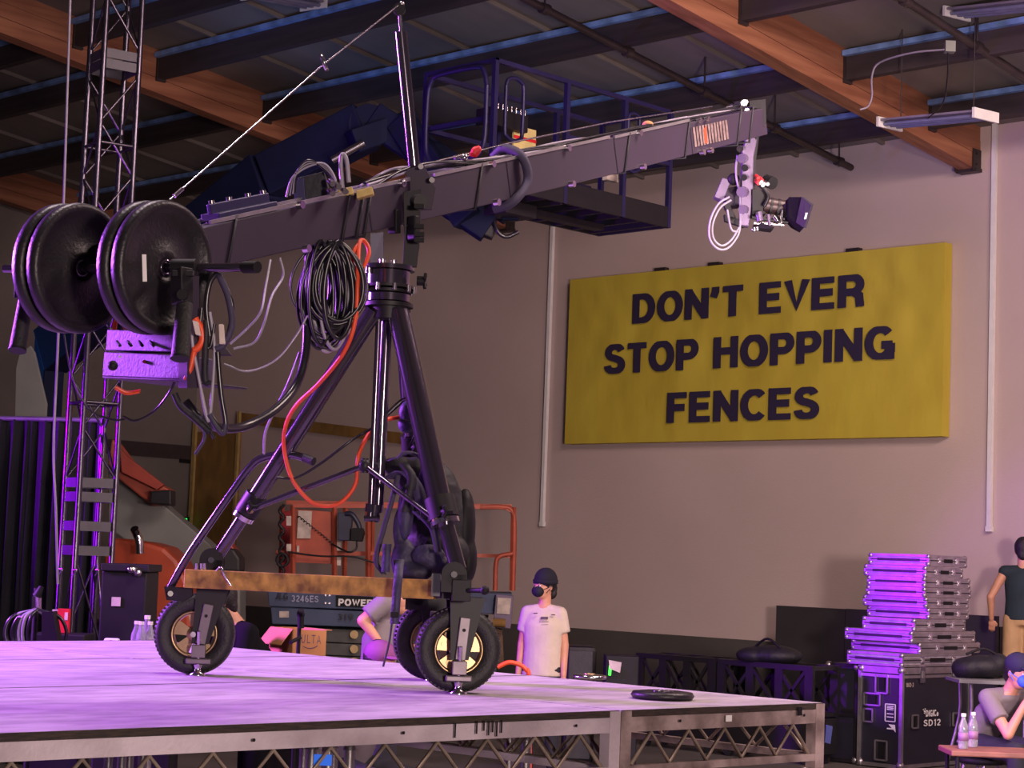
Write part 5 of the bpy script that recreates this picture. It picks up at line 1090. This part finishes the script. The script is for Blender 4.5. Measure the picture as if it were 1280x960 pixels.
textgeo('ULTA',P(376,804,d0-.02),ex.normalized(),Z,.054,.12,.2,.72,th=.006).build('lettering',mat('print_dark',(60,44,50)),t)
g=G(); g.tube([P(379,808,d0-.02),P(386,810.5,d0-.02),P(393,809.5,d0-.02),P(397,807,d0-.02)],.003,5,4); g.build('printed_arc',mat('print_dark',(60,44,50)),t)
g=G(); c=o_+ex*.5+ey*.5; g.box(V((c.x,c.y,(zt3-hB)/2)),(.3,.3,zt3-hB-.01),(r0,f0,Z)); g.build('road_case',blackm,label='black road case under the cardboard box behind the stage',cat='road case',bev=.01)
t=thing('microphone_stand',V((P(375,800,11.4).x,P(375,800,11.4).y,0)),'black microphone stand in front of the cardboard box','mic stand')
p0=P(375,765,11.4); b_=V((p0.x,p0.y,0)); g=G(); g.cyl(b_+Z*.02,p0,.012,n=8); g.build('pole',black,t); g=G(); g.lathe(b_,Z,[(.14,0),(.14,.015),(.02,.03)],24); g.build('base',black,t)
g=G(); g.cyl(P(376,785,11.38),P(376,765,11.38),.02,n=10); g.cyl(P(375,797,11.38),P(363,803,11.3),.012,n=8); g.ell(P(376,768,11.38),(.025,.025,.02)); g.build('clutch',black,t)
g=G(); g.cyl(P(372,764,11.35),P(379,766,11.35),.018,n=8); g.build('clip',black,t)
# left: small things behind the stage
t=thing('black_cabinet',V((P(158,760,13).x,P(158,760,13).y,0)),'black slant-sided cabinet standing behind the stage right of the truss tower','cabinet')
ztc=P(158,705,13).z; a=P(128,705,13); b=P(187,705,13)
g=G(); w2=(b-a).length; c=(a+b)/2; c.z=0
g.prism([c-r0*w2/2,c+r0*w2*.36,c+r0*w2*.46+Z*.9,c+r0*w2*.46+Z*(ztc-.05),c-r0*w2/2+Z*(ztc-.05)],f0*.45); g.build('body',blackm,t,bev=.01)
g=G(); g.box(c+Z*(ztc-.025)+f0*.22,(w2*1.02,.5,.05),(r0,f0,Z)); g.build('top_lid',blackm,t,bev=.006)
g=G(); g.ell(P(166,712,12.95),(.045,.03,.03)); g.ell(P(172,716,12.95),(.03,.03,.03)); g.build('latch',chrome,t)
g=G(); g.box(P(145,752,12.97),(.06,.006,.06),(r0,f0,Z)); g.build('label_sheet',signpaper,t)
q=P(188,800,11.75); g=G(); g.box(V((q.x,q.y,.58)),(.36,.3,1.16),(r0,f0,Z)); g.build('road_case',blackm,label='black road case behind the stage carrying the bottles left of the left wheel',cat='road case',bev=.01)
for i,(x,y,l_) in enumerate(((176,785,'leftmost clear bottle beside the black cabinet'),(183,768,'tall clear bottle at the back between cabinet and wheel'),(187,783,'clear bottle standing nearest the left wheel'),(170,789,'short clear bottle close to the cabinet foot'))):
    q=P(x,800,11.68+(.13 if i==1 else .02*i)); bottle(V((q.x,q.y,1.16)),l_,1.15 if i==1 else 1)
for x,lab,mt2 in((138,'crumpled pale wrapper on the floor case by the tower',white),(152,'small round-printed packet beside the cabinet foot',signpaper)):
    q=P(x,800,11.4); 
q=P(140,800,11.75); g=G(); g.box(V((q.x,q.y,.6)),(.12,.25,1.2),(r0,f0,Z)); g.build('road_case',blackm,label='black road case behind the stage beneath the white snack packet',cat='road case',bev=.01)
c=V((q.x,q.y,1.2)); g=G(); g.box(c+Z*.035,(.09,.05,.07),(r0,f0,Z)); pk=g.build('snack_packet',white,label='white snack packet with a round mark at the foot of the cabinet',cat='packet',bev=.01)
g=G(); cc=c+Z*.04-f0*.027; g.cyl(cc,cc-f0*.002,.02,n=14); g.build('round_mark',red,pk)
t=thing('cable_hank',V((P(45,770,12).x,P(45,770,12).y,0)),'black cable coils hung over a low stand in front of the drape','cables')
p0=P(46,735,12); b_=V((p0.x,p0.y,0)); g=G(); g.cyl(b_,p0,.018,n=8); g.build('stand_pole',blackm,t); g=G(); g.lathe(b_,Z,[(.2,0),(.2,.015),(.02,.03)],20); g.build('stand_base',blackm,t)
g=G(); g.cyl(P(46,762,12),P(46,745,12),.03,n=12); g.build('adapter',chrome,t)
g=G(); g.cyl(P(46,745,11.98),P(52,733,11.98),.03,.015,n=10); g.build('plug',black,t)
for k in range(11):
    w_=random.uniform(14,34); s_=random.uniform(-10,10); g=G(); g.tube([P(46+s_*.2,762,11.95),P(46-w_*.8+s_,772,11.9),P(46-w_+s_,800,11.9),P(46+s_,830,11.9),P(46+w_+s_,800,11.95),P(46+w_*.8+s_,772,11.95),P(46+s_*.2,762,11.95)],.012,6,5); g.build('loop',cabk if k%4 else cabw,t)
g=G(); g.prism([P(52,766,11.85),P(66,764,11.85),P(72,800,11.85),P(70,830,11.85),P(52,830,11.85)],f0*.12); g.build('cable_bag',blackm,t)
t=thing('carton',P(80,770,12.6),'small red and cream carton standing behind the cable coils','carton')
q=P(80,772,12.6); g=G(); g.box(q-Z*.02,(.075,.05,.155),(r0,f0,Z)); g.build('box',red,t); g=G(); g.box(q-r0*.055-Z*.02,(.035,.05,.14),(r0,f0,Z)); g.build('cream_side',signpaper,t)
g=G(); g.box(q+r0*.02-f0*.027+Z*.01,(.02,.004,.05),(r0,f0,Z)); g.build('printed_mark',signpaper,t)
g=G(); g.box(V((q.x,q.y,(q.z-.1)/2)),(.35,.3,q.z-.1),(r0,f0,Z)); g.build('road_case',blackm,label='black road case under the red carton beside the truss tower',cat='road case',bev=.01)
# under the stage: monitor screen and boxes
t=thing('equipment_rack',P(408,945,6.6),'dark rack with a small blue screen seen through the stage lacing','rack')
q=PL(408,945,1,5.4); q=P(408,945,6.4); g=G(); g.box(V((q.x,q.y,.45)),(.13,.25,.98+.0),(r0,f0,Z)); g.build('rack_body',blackm,t); 
g=G(); c=V((q.x,q.y,q.z)); g.box(c-f0*.128,(.058,.006,.035),(r0,f0,Z)); g.build('screen',mat('blue_screen',(40,90,190),.3,emit=.8),t)
# stage details: rail holes and drips
for x,y,uY in((317,925,0),(504,917,0),(720,907,0),(850,901,0),(1004,893,0)):
    pass
def railspot(x,y,sz,mt2,nm,par,h_=None):
    # find the point on the warped front rail face
    yy=4.72
    for _ in range(6):
        q=PL(x,y,1,yy); s=-.052*(q.x-5.5)+.03; yy=4.725+s-.02
    q=PL(x,y,1,yy); g=G(); 
    if h_: g.box(q,(sz,.004,h_))
    else: g.cyl(q,q-V((0,.003,0)),sz,n=12)
    g.build(nm,mt2,par)
SP={o.get('label'):o for o in COL.objects if o.name.startswith('stage_platform')}
fl_=SP['long front stage platform below the crane with pale rail and zigzag lacing']; fr_=SP['short front stage platform at the right corner with worn brownish rail']
for x,y in((317,925),(504,916),(720,907)): railspot(x,y,.0055,black,'bolt_hole',fl_)
for x,y in((850,901),(1005,894)): railspot(x,y,.0055,black,'bolt_hole',fr_)
for x,y,hh in((569,913,.05),(596,909,.045),(605,907,.035),(611,910,.05),(616,908,.04),(621,911,.052),(627,908,.045)): railspot(x,y,.004,black,'paint_drip',fl_,hh)
railspot(911,898,.035,white,'sticker',fr_,.024); railspot(1000,889,.026,black,'black_mark',fr_,.034)
tp=P(1036,920,7.72); g=G(); g.prism([P(1033,906,7.6),P(1041,908,7.6),P(1038,930,7.6),P(1031,928,7.6)],f0*.01); g.build('blue_tape_tag',mat('blue_tape',(50,60,150),.5),fr_)
